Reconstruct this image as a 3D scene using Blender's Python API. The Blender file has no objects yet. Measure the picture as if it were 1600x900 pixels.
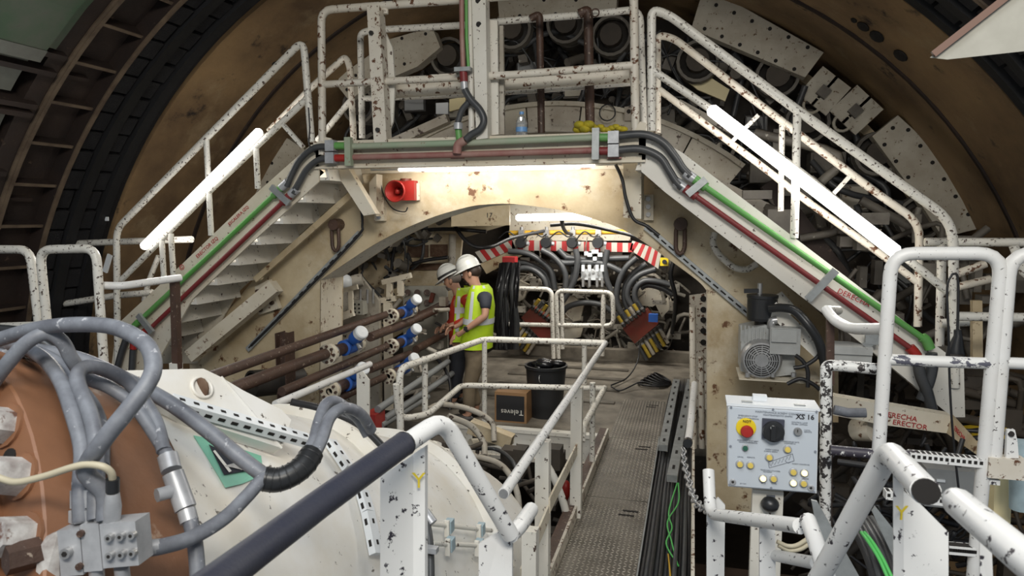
import bpy, math, random
from mathutils import Vector as V, Matrix
random.seed(7)
SC = bpy.context.scene
COL = SC.collection
PI = math.pi
R = math.radians
# ------------------------------------------------------------------ camera
F = 1067.0
TH = math.atan(110/1067); PS = math.atan(285/1067*math.cos(TH))
FW = V((-math.sin(PS)*math.cos(TH), math.cos(PS)*math.cos(TH), -math.sin(TH)))
RT = V((math.cos(PS), math.sin(PS), 0)); UP = RT.cross(FW)
cam = bpy.data.objects.new('camera', bpy.data.cameras.new('camera'))
COL.objects.link(cam); SC.camera = cam
cam.matrix_world = Matrix(((RT.x, UP.x, -FW.x, 0), (RT.y, UP.y, -FW.y, 0), (RT.z, UP.z, -FW.z, 0), (0, 0, 0, 1)))
cam.data.sensor_width = 36; cam.data.lens = 36*F/1600
cam.data.clip_start = .05
cam.data.dof.use_dof = True; cam.data.dof.focus_distance = 5.6; cam.data.dof.aperture_fstop = 7.1
# ------------------------------------------------------------------ world, lights, exposure
w = bpy.data.worlds.new('world'); SC.world = w; w.use_nodes = True
w.node_tree.nodes['Background'].inputs[0].default_value = (.80, .90, 1.0, 1)
w.node_tree.nodes['Background'].inputs[1].default_value = .22
SC.view_settings.view_transform = 'Standard'; SC.view_settings.look = 'None'
SC.view_settings.gamma = 1; SC.view_settings.exposure = .30
def area(loc, target, sx, sy, power, col=(1, .97, .92)):
    l = bpy.data.lights.new('fill_light', 'AREA'); l.shape = 'RECTANGLE'; l.size = sx; l.size_y = sy
    l.energy = power; l.color = col
    o = bpy.data.objects.new('fill_light', l); COL.objects.link(o); o.location = loc
    o.rotation_euler = (V(target)-V(loc)).to_track_quat('-Z', 'Y').to_euler()
area((-.9, .2, 3.6), (-.9, 2.6, -1.5), 3.0, 1.2, 84, (.90, .95, 1))      # added light above the viewer, out of view, to brighten the foreground
area((.6, -1.5, 2.6), (-.6, 5.4, -.6), 2.5, .8, 175, (1, .95, .86))  # added warm light behind the viewer, no fixture there, to brighten the portal
area((-1.7, 6.35, .3), (-1.7, 7.6, -2.3), 1.6, .25, 22, (1, .96, .88))       # added light hidden above the arch crown, to brighten the inner deck
area((-1.6, 10.2, .35), (-1.7, 11.0, -2), 1.8, .3, 62, (1, .96, .88))  # added light without a fixture, to brighten the hose area
# ------------------------------------------------------------------ points on world planes seen at a pixel
def ray(x, y): return FW + RT*((x-800)/F) - UP*((y-450)/F)
def at(x, y, Y): r = ray(x, y); return r*(Y/r.y)
def atX(x, y, X): r = ray(x, y); return r*(X/r.x)
def atZ(x, y, Z): r = ray(x, y); return r*(Z/r.z)
# ------------------------------------------------------------------ materials
MATS = {}
def mat(name, col, rough=.6, metal=0, col2=None, s2=1.5, amt2=.6, chip=None, schip=30, thr=.62, soft=.03,
        chip2=None, s3=5, thr3=.6, soft3=.12, bump=.0, sb=60, emit=None, alpha=None, stretch=(1, 1, 1), trans=0):
    m = bpy.data.materials.new(name); m.use_nodes = True; nt = m.node_tree; N = nt.nodes; L = nt.links
    b = N['Principled BSDF']
    b.inputs['Roughness'].default_value = rough; b.inputs['Metallic'].default_value = metal
    c4 = lambda c: (*c, 1)
    b.inputs['Base Color'].default_value = c4(col)
    if col2 or chip or bump or chip2:
        tc = N.new('ShaderNodeTexCoord'); mp = N.new('ShaderNodeMapping'); mp.inputs['Scale'].default_value = stretch
        L.new(tc.outputs['Object'], mp.inputs[0])
        def noise(s, d=4, rg=.6):
            n = N.new('ShaderNodeTexNoise'); n.inputs['Scale'].default_value = s; n.inputs['Detail'].default_value = d
            n.inputs['Roughness'].default_value = rg; L.new(mp.outputs[0], n.inputs['Vector']); return n.outputs[0]
        cur = None
        def mix(fac, a, bcol):
            x = N.new('ShaderNodeMix'); x.data_type = 'RGBA'; L.new(fac, x.inputs[0])
            if a is None: x.inputs[6].default_value = c4(col)
            else: L.new(a, x.inputs[6])
            x.inputs[7].default_value = c4(bcol); return x.outputs[2]
        def ramp(f, a, bb, top=1.0):
            r = N.new('ShaderNodeMapRange'); L.new(f, r.inputs[0]); r.inputs[1].default_value = a; r.inputs[2].default_value = bb
            r.inputs[4].default_value = top; return r.outputs[0]
        if col2: cur = mix(ramp(noise(s2, 6), .36, .68, amt2), cur, col2)
        if chip2: cur = mix(ramp(noise(s3, 8, .7), thr3, thr3+soft3, .9), cur, chip2)
        if chip: cur = mix(ramp(noise(schip, 5, .65), thr, thr+soft), cur, chip)
        if cur is not None: L.new(cur, b.inputs['Base Color'])
        if bump:
            bp = N.new('ShaderNodeBump'); bp.inputs['Strength'].default_value = bump; bp.inputs['Distance'].default_value = .02
            L.new(noise(sb, 5), bp.inputs['Height']); L.new(bp.outputs[0], b.inputs['Normal'])
    if emit:
        b.inputs['Emission Color'].default_value = c4(emit[0]); b.inputs['Emission Strength'].default_value = emit[1]
    if alpha is not None: b.inputs['Alpha'].default_value = alpha
    if trans: b.inputs['Transmission Weight'].default_value = trans
    MATS[name] = m; return m
RUST = (.16, .065, .025); DKRUST = (.055, .03, .02)
WHT = mat('white_paint', (.74, .72, .66), .45, col2=(.60, .56, .48), s2=2.2, amt2=.55, chip=DKRUST, schip=26, thr=.625)
RAILW = mat('chipped_white_rail', (.74, .72, .66), .4, col2=(.62, .58, .50), s2=5, amt2=.5, chip=DKRUST, schip=42, thr=.585, soft=.02)
RAILR = mat('rusty_white_rail', (.70, .66, .58), .5, col2=(.54, .47, .37), s2=4, amt2=.6, chip=(.12, .05, .022), schip=24, thr=.565, soft=.04)
NEARW = mat('white_rail_near', (.80, .80, .79), .38, col2=(.70, .70, .68), s2=4, amt2=.4, chip=(.035, .03, .04), schip=34, thr=.612, soft=.015)
NEARC = mat('white_rail_scuffed', (.76, .76, .75), .4, col2=(.64, .62, .58), s2=6, amt2=.5, chip=(.04, .03, .03), schip=50, thr=.645, soft=.015)
TUBEW = mat('white_tube_paint', (.80, .79, .76), .38, col2=(.66, .60, .48), s2=2.4, amt2=.6, chip=(.13, .11, .09), schip=17, thr=.65, soft=.02, stretch=(1, 1.6, 1.6))
CREAM = mat('stained_cream_paint', (.62, .52, .35), .6, col2=(.38, .28, .155), s2=2.0, amt2=.9, chip=(.13, .055, .02), schip=7, thr=.605, soft=.06, chip2=(.72, .66, .53), s3=1.3, thr3=.5, soft3=.2, bump=.12, sb=18)
CREAML = mat('pale_cream_paint', (.72, .67, .56), .55, col2=(.54, .46, .33), s2=2.2, amt2=.7, chip=(.14, .065, .03), schip=18, thr=.615, soft=.04, chip2=(.20, .085, .03), s3=2.6, thr3=.615, soft3=.05)
GREYW = mat('dirty_grey_white', (.46, .43, .37), .6, col2=(.26, .22, .17), s2=3, amt2=.8, chip=(.05, .03, .02), schip=14, thr=.59, soft=.06)
SHOE = mat('shoe_plate_paint', (.50, .47, .39), .6, col2=(.34, .29, .22), s2=4, amt2=.7, chip=(.12, .07, .03), schip=20, thr=.60, soft=.05)
SKIN_ = mat('rusted_shield_skin', (.30, .195, .095), .7, col2=(.12, .075, .04), s2=1.1, amt2=.95, chip=(.03, .022, .018), schip=3.2, thr=.62, soft=.10, chip2=(.36, .28, .165), s3=1.8, thr3=.56, soft3=.25, bump=.25, sb=14)
RIB = mat('dark_rusty_steel', (.030, .017, .012), .75, col2=(.015, .010, .009), s2=3, amt2=.8, chip=(.14, .09, .06), schip=9, thr=.66, soft=.1, bump=.2, sb=30)
RIBE = mat('worn_rib_edge', (.17, .125, .085), .6, col2=(.07, .045, .03), s2=6, amt2=.8)
BRUSH = mat('greased_brush', (.008, .008, .010), .8, col2=(.017, .017, .02), s2=8, amt2=.6, bump=.5, sb=70)
BAND = mat('grease_band', (.013, .013, .015), .65, col2=(.008, .008, .008), s2=3, amt2=.7, bump=.2, sb=20)
GREENP = mat('faded_green_panel', (.030, .075, .032), .6, col2=(.085, .083, .068), s2=2.0, amt2=.95, chip=(.05, .04, .025), schip=8, thr=.62, soft=.1)
GREYP = mat('grey_green_panel', (.125, .135, .115), .6, col2=(.075, .07, .058), s2=4, amt2=.8, chip=(.4, .39, .36), schip=16, thr=.74, soft=.02)
PLATE = mat('grey_plate', (.40, .39, .34), .6, col2=(.27, .26, .22), s2=5, amt2=.7)
DARK = mat('oily_dark', (.022, .02, .018), .5, col2=(.05, .042, .035), s2=4, amt2=.7)
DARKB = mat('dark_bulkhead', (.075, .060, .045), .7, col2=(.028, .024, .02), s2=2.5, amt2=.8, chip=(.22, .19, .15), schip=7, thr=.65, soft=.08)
BLACK = mat('black_rubber', (.018, .018, .02), .45)
BLACKP = mat('black_plastic', (.02, .021, .023), .35)
FOAM = mat('black_foam_sleeve', (.026, .029, .048), .5, col2=(.045, .047, .062), s2=7, amt2=.7, bump=.1, sb=120)
HOSE = mat('dark_hose', (.045, .048, .052), .42, col2=(.085, .085, .085), s2=6, amt2=.5)
HOSEG = mat('dusty_grey_hose', (.21, .225, .255), .5, col2=(.10, .105, .125), s2=14, amt2=.85, chip=(.46, .47, .50), schip=34, thr=.63, soft=.06)
PIPER = mat('rusty_brown_pipe', (.085, .046, .032), .55, col2=(.045, .027, .02), s2=7, amt2=.8, chip=(.30, .24, .19), schip=34, thr=.62, soft=.04, bump=.15, sb=60)
STEEL = mat('grey_steel', (.46, .46, .46), .35, .6, col2=(.26, .26, .26), s2=12, amt2=.6)
GALV = mat('galvanised_steel', (.42, .44, .44), .45, .5, col2=(.27, .28, .28), s2=14, amt2=.7, chip=(.14, .13, .11), schip=22, thr=.66, soft=.05)
FITT = mat('hose_fitting', (.50, .51, .53), .4, .3, col2=(.32, .33, .35), s2=20, amt2=.7)
GRNPIPE = mat('green_pipe_paint', (.10, .34, .07), .45, col2=(.16, .30, .12), s2=6, amt2=.5, chip=(.35, .36, .28), schip=40, thr=.70, soft=.04)
GRNOLD = mat('worn_green_pipe', (.28, .36, .25), .5, col2=(.38, .38, .30), s2=5, amt2=.7, chip=(.22, .12, .07), schip=20, thr=.66, soft=.06)
REDPIPE = mat('red_pipe_paint', (.22, .024, .026), .5, col2=(.14, .03, .03), s2=8, amt2=.6, chip=(.32, .25, .2), schip=30, thr=.70, soft=.05)
REDOLD = mat('worn_red_pipe', (.27, .10, .09), .5, col2=(.36, .24, .2), s2=5, amt2=.8, chip=(.15, .07, .04), schip=22, thr=.66, soft=.06)
RED = mat('signal_red', (.40, .022, .018), .4, col2=(.30, .03, .02), s2=12)
REDM = mat('manifold_red', (.20, .028, .016), .55, col2=(.11, .04, .02), s2=5, amt2=.8)
REDS = mat('stripe_red', (.42, .028, .03), .5)
WHS = mat('stripe_white', (.52, .49, .43), .5)
BLUE = mat('meter_blue', (.03, .13, .50), .4, col2=(.02, .08, .34), s2=10)
WHP = mat('white_plastic', (.72, .75, .77), .35)
BOXW = mat('panel_white', (.74, .77, .80), .35)
FACE = mat('panel_face', (.55, .60, .66), .4)
YEL = mat('safety_yellow', (.80, .60, .02), .4)
YELP = mat('yellow_pipe', (.62, .36, .03), .5, col2=(.45, .26, .03), s2=5)
YELC = mat('yellow_sleeve', (.46, .32, .035), .5, col2=(.28, .19, .03), s2=18)
LAMPON = mat('lamp_button_lit', (.95, .85, .45), .3, emit=((1, .82, .32), 1.6))
LAMPOFF = mat('lamp_button_dull', (.78, .60, .14), .3)
GREENB = mat('dark_green_button', (.03, .12, .08), .4)
BROWNF = mat('brown_flange_rust', (.27, .125, .062), .55, col2=(.17, .078, .042), s2=3.2, amt2=.75, chip=(.42, .30, .22), schip=9, thr=.63, soft=.08, bump=.06, sb=30)
BOLTW = mat('paint_spattered_bolt', (.58, .57, .55), .45, col2=(.20, .16, .15), s2=22, amt2=.8, chip=(.15, .08, .06), schip=20, thr=.6, soft=.06)
TREAD = mat('checker_steel', (.20, .18, .15), .45, .35, col2=(.08, .07, .057), s2=3.4, amt2=.8, chip=(.06, .045, .035), schip=16, thr=.66, soft=.1)
LUG = mat('checker_lug_worn', (.58, .54, .47), .35, .35, col2=(.26, .235, .195), s2=4, amt2=.8)
DECK = mat('muddy_deck', (.25, .22, .175), .65, col2=(.07, .058, .044), s2=3.0, amt2=.85, chip=(.30, .27, .22), schip=11, thr=.66, soft=.08, bump=.2, sb=30)
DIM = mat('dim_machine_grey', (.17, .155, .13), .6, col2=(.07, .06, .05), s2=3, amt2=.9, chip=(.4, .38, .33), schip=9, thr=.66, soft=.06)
PIT = mat('pit_mud', (.055, .042, .03), .8, col2=(.03, .024, .018), s2=3, amt2=.8, bump=.4, sb=8)
CARD = mat('cardboard', (.28, .16, .075), .7)
CARDB = mat('black_print', (.018, .018, .02), .6)
INKW = mat('white_ink', (.72, .70, .64), .6)
INKR = mat('red_marker', (.42, .025, .03), .6)
INKK = mat('black_ink', (.02, .02, .025), .6)
INKG = mat('grey_ink', (.16, .18, .22), .6)
INKY = mat('yellow_marker', (.80, .62, .04), .6)
BAG = mat('black_bag', (.012, .012, .014), .22)
LIME = mat('lime_vest', (.50, .72, .02), .6, emit=None, col2=(.40, .60, .02), s2=12, amt2=.5, bump=.3, sb=18)
REFL = mat('reflective_tape', (.62, .65, .68), .35)
ORANGE = mat('red_shirt', (.55, .045, .02), .7, col2=(.40, .03, .015), s2=14, amt2=.6)
TEE = mat('dark_tee', (.028, .032, .045), .75, bump=.3, sb=14)
KHAKI = mat('khaki_cloth', (.20, .155, .10), .8, col2=(.14, .11, .07), s2=10, amt2=.6, bump=.3, sb=12)
NAVY = mat('navy_cloth', (.02, .022, .03), .8)
FLESH = mat('skin', (.48, .27, .18), .5, col2=(.42, .21, .14), s2=14, amt2=.5)
HAIR = mat('dark_hair', (.035, .022, .015), .6)
GREYH = mat('grey_beard', (.18, .15, .13), .7)
HELM = mat('hard_hat_white', (.68, .69, .66), .3)
STRAP = mat('dark_strap', (.02, .02, .02), .6)
TUBE = mat('fluorescent_glow', (1, 1, 1), .3, emit=((1, .98, .95), 2.6))
TUBET = mat('fluorescent_glow_thin', (1, 1, 1), .3, emit=((1, .97, .9), 3))
TUBEH = mat('fluorescent_glow_dim', (1, 1, 1), .3, emit=((1, .96, .9), 3))
PET = mat('clear_bottle', (.86, .91, .95), .08, trans=.8)
PETB = mat('bottle_label_blue', (.16, .36, .70), .4)
MOTOR = mat('motor_grey', (.42, .43, .42), .45, col2=(.28, .28, .27), s2=7, amt2=.6, chip=(.12, .08, .05), schip=18, thr=.68, soft=.05)
BOXG = mat('grey_box', (.27, .28, .28), .5, col2=(.2, .2, .2), s2=4)
GREENS = mat('sticker_green', (.22, .52, .38), .5)
BLUEG = mat('grey_blue_clamp', (.36, .47, .52), .5, col2=(.24, .31, .35), s2=18)
CABG = mat('earth_green', (.10, .50, .12), .4)
CABY = mat('earth_yellow', (.55, .60, .06), .4)
CREAMC = mat('cream_cable', (.50, .45, .33), .5)
YELT = mat('light_yellow_plate', (.78, .68, .40), .5)
HOLE = mat('bolt_hole_dark', (.012, .010, .009), .8)
GLOVE = mat('yellow_glove', (.50, .40, .02), .8, col2=(.2, .2, .02), s2=20, amt2=.8)
TAPE = mat('corrosion_scale', (.10, .05, .03), .8, col2=(.2, .14, .09), s2=20)
# ------------------------------------------------------------------ mesh helper
class MB:
    def __init__(s): s.v = []; s.f = []; s.sm = []
    def add(s, vs, fs, smooth=False):
        o = len(s.v); s.v += [V(p) for p in vs]
        for q in fs: s.f.append([i+o for i in q]); s.sm.append(smooth)
        return s
    def box(s, c, sz, M=None):
        c = V(c); h = V(sz)*.5; vs = []
        for x in (-1, 1):
            for y in (-1, 1):
                for z in (-1, 1):
                    d = V((x*h.x, y*h.y, z*h.z)); vs.append(c+(M @ d if M else d))
        return s.add(vs, [(0, 1, 3, 2), (4, 6, 7, 5), (0, 4, 5, 1), (2, 3, 7, 6), (0, 2, 6, 4), (1, 5, 7, 3)])
    def box2(s, a, b):
        a = V(a); b = V(b); return s.box((a+b)/2, (abs(a.x-b.x), abs(a.y-b.y), abs(a.z-b.z)))
    def beam(s, p, q, w, h, up=(0, 0, 1)):
        p = V(p); q = V(q); d = (q-p); L = d.length; d = d/L; x = d.cross(V(up))
        if x.length < 1e-4: x = d.cross(V((0, 1, 0)))
        x.normalize(); z = x.cross(d)
        return s.box((p+q)/2, (w, L, h), Matrix((x, d, z)).transposed())
    def tube(s, pts, r, n=8, closed=False, caps=True):
        pts = [V(p) for p in pts]; P = [pts[0]]
        for p in pts[1:]:
            if (p-P[-1]).length > 1e-5: P.append(p)
        m = len(P)
        if m < 2: return s
        T = []
        for i in range(m):
            a = P[i-1] if (i or closed) else P[0]; b = P[(i+1) % m] if (i < m-1 or closed) else P[-1]
            t = b-a; T.append(t.normalized() if t.length > 1e-6 else V((0, 0, 1)))
        up = V((0, 0, 1)) if abs(T[0].z) < .9 else V((0, 1, 0))
        x = T[0].cross(up).normalized(); vs = []
        for i in range(m):
            x = (x-T[i]*x.dot(T[i]))
            x = x.normalized() if x.length > 1e-6 else T[i].orthogonal().normalized()
            y = T[i].cross(x); rr = r[i] if isinstance(r, (list, tuple)) else r
            for k in range(n):
                a = 2*PI*k/n; vs.append(P[i]+x*(rr*math.cos(a))+y*(rr*math.sin(a)))
        fs = []
        for i in range(m if closed else m-1):
            j = (i+1) % m
            for k in range(n):
                l = (k+1) % n; fs.append((i*n+k, i*n+l, j*n+l, j*n+k))
        s.add(vs, fs, True)
        if caps and not closed:
            s.add(vs[:n], [tuple(range(n))[::-1]]); s.add(vs[-n:], [tuple(range(n))])
        return s
    def cyl(s, p, q, r, n=14): return s.tube([p, q], r, n)
    def ring(s, c, ax, R_, r, n=20, k=6):
        c = V(c); ax = V(ax).normalized(); x = ax.orthogonal().normalized(); y = ax.cross(x)
        return s.tube([c+x*(R_*math.cos(2*PI*i/n))+y*(R_*math.sin(2*PI*i/n)) for i in range(n)], r, k, True)
    def lathe(s, prof, p, ax, n=16, smooth=True, a0=0, a1=2*PI):
        p = V(p); ax = V(ax).normalized(); x = ax.orthogonal().normalized() if abs(ax.y) < .99 else V((1, 0, 0)); y = ax.cross(x)
        full = abs(a1-a0-2*PI) < 1e-6; m = n if full else n+1
        for (r0, t0), (r1, t1) in zip(prof[:-1], prof[1:]):
            vs = []
            for (rr, t) in ((r0, t0), (r1, t1)):
                for k in range(m):
                    a = a0+(a1-a0)*k/n; vs.append(p+ax*t+x*(rr*math.cos(a))+y*(rr*math.sin(a)))
            s.add(vs, [(k, (k+1) % m, m+(k+1) % m, m+k) for k in range(n)], smooth)
        return s
    def prism(s, poly, vec):
        poly = [V(p) for p in poly]; vec = V(vec); n = len(poly)
        s.add(poly, [tuple(range(n))]); s.add([p+vec for p in poly], [tuple(range(n))[::-1]])
        for i in range(n):
            j = (i+1) % n; s.add([poly[i], poly[j], poly[j]+vec, poly[i]+vec], [(0, 3, 2, 1)])
        return s
    def hexa(s, c, ax, r, h):
        c = V(c); ax = V(ax).normalized(); return s.tubeflat(c, c+ax*h, r, 6)
    def tubeflat(s, p, q, r, n, r2=None):
        p = V(p); q = V(q); d = (q-p).normalized(); x = d.orthogonal().normalized(); y = d.cross(x); r2 = r if r2 is None else r2
        A = [p+x*(r*math.cos(2*PI*k/n))+y*(r*math.sin(2*PI*k/n)) for k in range(n)]
        B = [q+x*(r2*math.cos(2*PI*k/n))+y*(r2*math.sin(2*PI*k/n)) for k in range(n)]
        return s.add(A+B, [(k, (k+1) % n, n+(k+1) % n, n+k) for k in range(n)]+[tuple(range(n))[::-1], tuple(range(n, 2*n))])
    def sphere(s, c, r, n=12, m=8, M=None):
        c = V(c); r = V(r) if hasattr(r, '__len__') else V((r, r, r)); vs = []; fs = []
        for i in range(m+1):
            t = PI*i/m
            for k in range(n):
                a = 2*PI*k/n; d = V((r.x*math.sin(t)*math.cos(a), r.y*math.sin(t)*math.sin(a), r.z*math.cos(t))); vs.append(c+(M @ d if M else d))
        for i in range(m):
            for k in range(n): fs.append((i*n+k, (i+1)*n+k, (i+1)*n+(k+1) % n, i*n+(k+1) % n))
        return s.add(vs, fs, True)
def fillet(pts, rad, n=5):
    pts = [V(p) for p in pts]; out = [pts[0]]
    for i in range(1, len(pts)-1):
        a, b, c = pts[i-1], pts[i], pts[i+1]; u = (a-b); v = (c-b); rr = min(rad, u.length*.45, v.length*.45)
        p0 = b+u.normalized()*rr; p1 = b+v.normalized()*rr
        for k in range(n+1):
            t = k/n; out.append(p0*(1-t)**2+b*(2*t*(1-t))+p1*t*t)
    out.append(pts[-1]); return out
def spline(pts, n=7):
    pts = [V(p) for p in pts]; P = [pts[0]*2-pts[1]]+pts+[pts[-1]*2-pts[-2]]; out = []
    for i in range(1, len(P)-2):
        a, b, c, d = P[i-1:i+3]
        for k in range(n):
            t = k/n; out.append(.5*((2*b)+(c-a)*t+(2*a-5*b+4*c-d)*t*t+(3*b-a-3*c+d)*t**3))
    out.append(pts[-1]); return out
def obj(name, mb, m, parent=None, kind=None, label=None):
    if isinstance(mb, MB):
        me = bpy.data.meshes.new(name); me.from_pydata([tuple(p) for p in mb.v], [], mb.f)
        me.polygons.foreach_set('use_smooth', mb.sm); me.update()
    else: me = mb
    if m is not None: me.materials.clear(); me.materials.append(m)
    o = bpy.data.objects.new(name, me); COL.objects.link(o)
    if parent is not None:
        o.parent = parent
        loc = parent.location if parent.parent is None else parent.parent.location
        if parent.type == 'EMPTY': o.matrix_parent_inverse = Matrix.Translation(-parent.location)
    if kind: o['kind'] = kind
    if label: o['label'] = label
    return o
def tag(o, label, cat, group=None):
    o['label'] = label; o['category'] = cat
    if group: o['group'] = group
    return o
def one(name, mb, m, label, cat, group=None): return tag(obj(name, mb, m), label, cat, group)
def thing(name, loc, label, cat, group=None):
    o = bpy.data.objects.new(name, None); COL.objects.link(o); o.location = V(loc); o.empty_display_size = .1
    return tag(o, label, cat, group)
def struct(name, mb, m, parent=None): return obj(name, mb, m, parent, None if parent else 'structure')
def text(s, size, m, org, xd, yd, parent, name='lettering', ext=.0012, bold=0):
    cu = bpy.data.curves.new('t', 'FONT'); cu.body = s; cu.size = size; cu.extrude = ext; cu.offset = bold; cu.resolution_u = 2
    o = bpy.data.objects.new('t', cu); COL.objects.link(o)
    dg = bpy.context.evaluated_depsgraph_get(); me = bpy.data.meshes.new_from_object(o.evaluated_get(dg))
    bpy.data.objects.remove(o); bpy.data.curves.remove(cu)
    X = V(xd).normalized(); Y = V(yd); Y = (Y-X*Y.dot(X)).normalized(); Z = X.cross(Y)
    me.transform(Matrix((( X.x, Y.x, Z.x, org[0]), (X.y, Y.y, Z.y, org[1]), (X.z, Y.z, Z.z, org[2]), (0, 0, 0, 1))))
    return obj(name, me, m, parent)
def pxpath(pts, Y=None):
    """(x, y) or (x, y, depth) pixels to world points"""
    return [at(p[0], p[1], p[2] if len(p) > 2 else Y) for p in pts]
def rail(root, pts, r, m, name='rail', fr=.12, n=10): return obj(name, MB().tube(fillet(pts, fr), r, n), m, root)
# ================================================================== SETTING: the round shield tail
CX, CZ = -1.53, -2.04
def ang(x, y, Y): p = at(x, y, Y); return math.atan2(p.z-CZ, p.x-CX)
def pol(r, a, Y): return V((CX+r*math.cos(a), Y, CZ+r*math.sin(a)))
def slab(mb, r0, r1, Y0, Y1, a0, a1, n=None):
    n = n or max(1, int(abs(a1-a0)/R(4)))
    vs = []
    for i in range(n+1):
        a = a0+(a1-a0)*i/n; vs += [pol(r0, a, Y0), pol(r0, a, Y1), pol(r1, a, Y1), pol(r1, a, Y0)]
    fs = [(0, 1, 2, 3), (4*n+3, 4*n+2, 4*n+1, 4*n)]
    for i in range(n):
        o = 4*i
        for k in range(4): fs.append((o+k, o+4+k, o+4+(k+1) % 4, o+(k+1) % 4))
    return mb.add(vs, fs)
AX = (0, 1, 0); C0 = (CX, 0, CZ)
wt = struct('wall_tail', slab(MB(), 4.70, 4.85, 5.8, 9.9, 0, 2*PI, 90), SKIN_)
for (x, y, rx, rz) in ((355, 118, .09, .05), (398, 55, .07, .04), (1350, 40, .09, .06), (1432, 62, .11, .07), (1405, 18, .12, .07), (1330, 37, .04, .03), (415, 75, .05, .05)):
    Y = 6.7; a = ang(x, y, Y); c = pol(4.69, a, Y); M = Matrix.Rotation(-a+PI/2, 3, 'Y')
    struct('grout_port', MB().sphere(c, (rz, rx, .015), 10, 6, M), HOLE, wt)
sm = MB(); slab(sm, 4.68, 4.71, 7.0, 7.05, R(0), R(190), 60)
struct('weld_seam', sm, RIB, wt)
t1 = struct('trim_1', slab(MB(), 4.80, 4.90, 4.5, 5.82, R(-20), R(200), 60), RIB)
for (y0, y1, r0) in ((4.55, 4.575, 4.69), (4.985, 5.02, 4.66)):
    struct('ring_flange', slab(MB(), r0, 4.81, y0, y1, R(-20), R(200), 70), RIB, t1); struct('worn_edge', slab(MB(), r0-.012, r0, y0-.006, y1+.006, R(-20), R(200), 80), RIBE, t1)
for i in range(44):
    a = R(-18)+i*R(4.95)
    if R(72) < a < R(96): continue
    struct('rib', slab(MB(), 4.695, 4.81, 4.575, 4.985, a-.0022, a+.0022, 1), RIB, t1); struct('worn_edge', slab(MB(), 4.685, 4.696, 4.575, 4.985, a-.0028, a+.0028, 1), RIBE, t1)
    if i % 3 == 1: struct('short_rib', slab(MB(), 4.74, 4.81, 4.6, 4.85, a+R(1.9), a+R(2.3), 1), RIB, t1)
t2 = struct('trim_2', slab(MB(), 4.74, 4.81, 5.02, 5.8, R(-20), R(200), 70), BRUSH)
for y0, y1, r0 in ((5.22, 5.33, 4.64), (5.52, 5.63, 4.64)):
    struct('grease_band', slab(MB(), r0, 4.75, y0, y1, R(-20), R(200), 90), BAND, t2)
for y0, y1 in ((5.03, 5.20), (5.35, 5.50)):
    for i in range(82):
        a = R(-10)+i*R(2.55)
        if R(62) < a < R(98): continue
        struct('brush_block', slab(MB(), 4.675+random.uniform(-.012, .012), 4.75, y0, y1+random.uniform(-.012, .01), a+.002, a+R(2.55)-.004, 1), BRUSH, t2)
# coffered green and grey panels, upper left, nearer the viewer
fr = struct('ceiling_frame', slab(MB(), 4.84, 4.92, 1.6, 4.5, R(20), R(205), 60), RIB)
struct('edge_flange', slab(MB(), 4.70, 4.85, 4.36, 4.55, R(20), R(205), 60), RIB, fr)
struct('worn_edge', slab(MB(), 4.685, 4.72, 4.515, 4.555, R(20), R(205), 70), RIBE, fr)
a1 = ang(95, 92, 4.3); a2 = ang(66, 114, 4.3); a3 = ang(40, 157, 4.3); a4 = ang(46, 190, 4.3)
m = MB(); slab(m, 4.60, 4.84, 1.8, 4.22, a1, R(84), 10); slab(m, 4.66, 4.84, 4.22, 4.34, a1, R(84), 10)
g1 = tag(obj('ceiling_panel', m, GREENP), 'large faded green steel panel in the top left corner', 'panel')
obj('panel_border', slab(MB(), 4.59, 4.615, 1.8, 4.22, a1-.001, a1+R(1.3), 1), GREYP, g1)
g2 = one('ceiling_panel', slab(MB(), 4.72, 4.84, 1.8, 4.25, a3, a2-R(.3), 3), GREYP, 'grey green recessed steel panel just below the big faded green panel', 'panel')
g3 = one('ceiling_panel', slab(MB(), 4.72, 4.84, 1.8, 4.30, a4+R(6.5), a4, 3), GREYP, 'grey steel panel at the left edge, second below the green panel', 'panel')
for a in (a1+R(.35), a2-R(.1), a3+R(.5), a4+R(.1), a4+R(7)):
    struct('axial_rib', slab(MB(), 4.64, 4.85, 1.7, 4.45, a, a+R(.55), 1), RIB, fr)
for a, Y in ((a1+R(.7), 3.9), (a2+R(.3), 3.9), (a3+R(.9), 4.0), (a3+R(.9), 3.4)):
    struct('rib_bolt', MB().sphere(pol(4.64, a, Y), .03, 8, 6), GREYP, fr)
# lower surroundings
struct('floor', MB().box2((-7, 0.2, -4.5), (5, 10.5, -4.4)), PIT)
wb = slab(MB(), 2.55, 4.72, 9.3, 9.5, R(-30), R(210), 60)
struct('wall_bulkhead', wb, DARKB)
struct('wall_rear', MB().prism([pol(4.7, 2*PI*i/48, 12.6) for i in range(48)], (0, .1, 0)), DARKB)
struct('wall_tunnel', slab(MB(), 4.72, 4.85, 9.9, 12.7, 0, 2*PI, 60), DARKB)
# white deflector plate hanging near the viewer, upper right
pl = [at(x, y, 2.6) for x, y in ((1453, 90), (1462, 82), (1560, 8), (1660, -70), (1760, 40), (1600, 80), (1480, 93))]
dp = one('deflector_plate', MB().prism(pl, (.05, .03, .02)), PLATE, 'pale grey pointed steel plate in the upper right corner, with rusty edge', 'plate')
obj('rusty_edge', MB().beam(at(1458, 85, 2.59), at(1660, -73, 2.59), .022, .012, (0, 1, 0)), mat('edge_rust', (.17, .10, .075), .7), dp)
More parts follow.
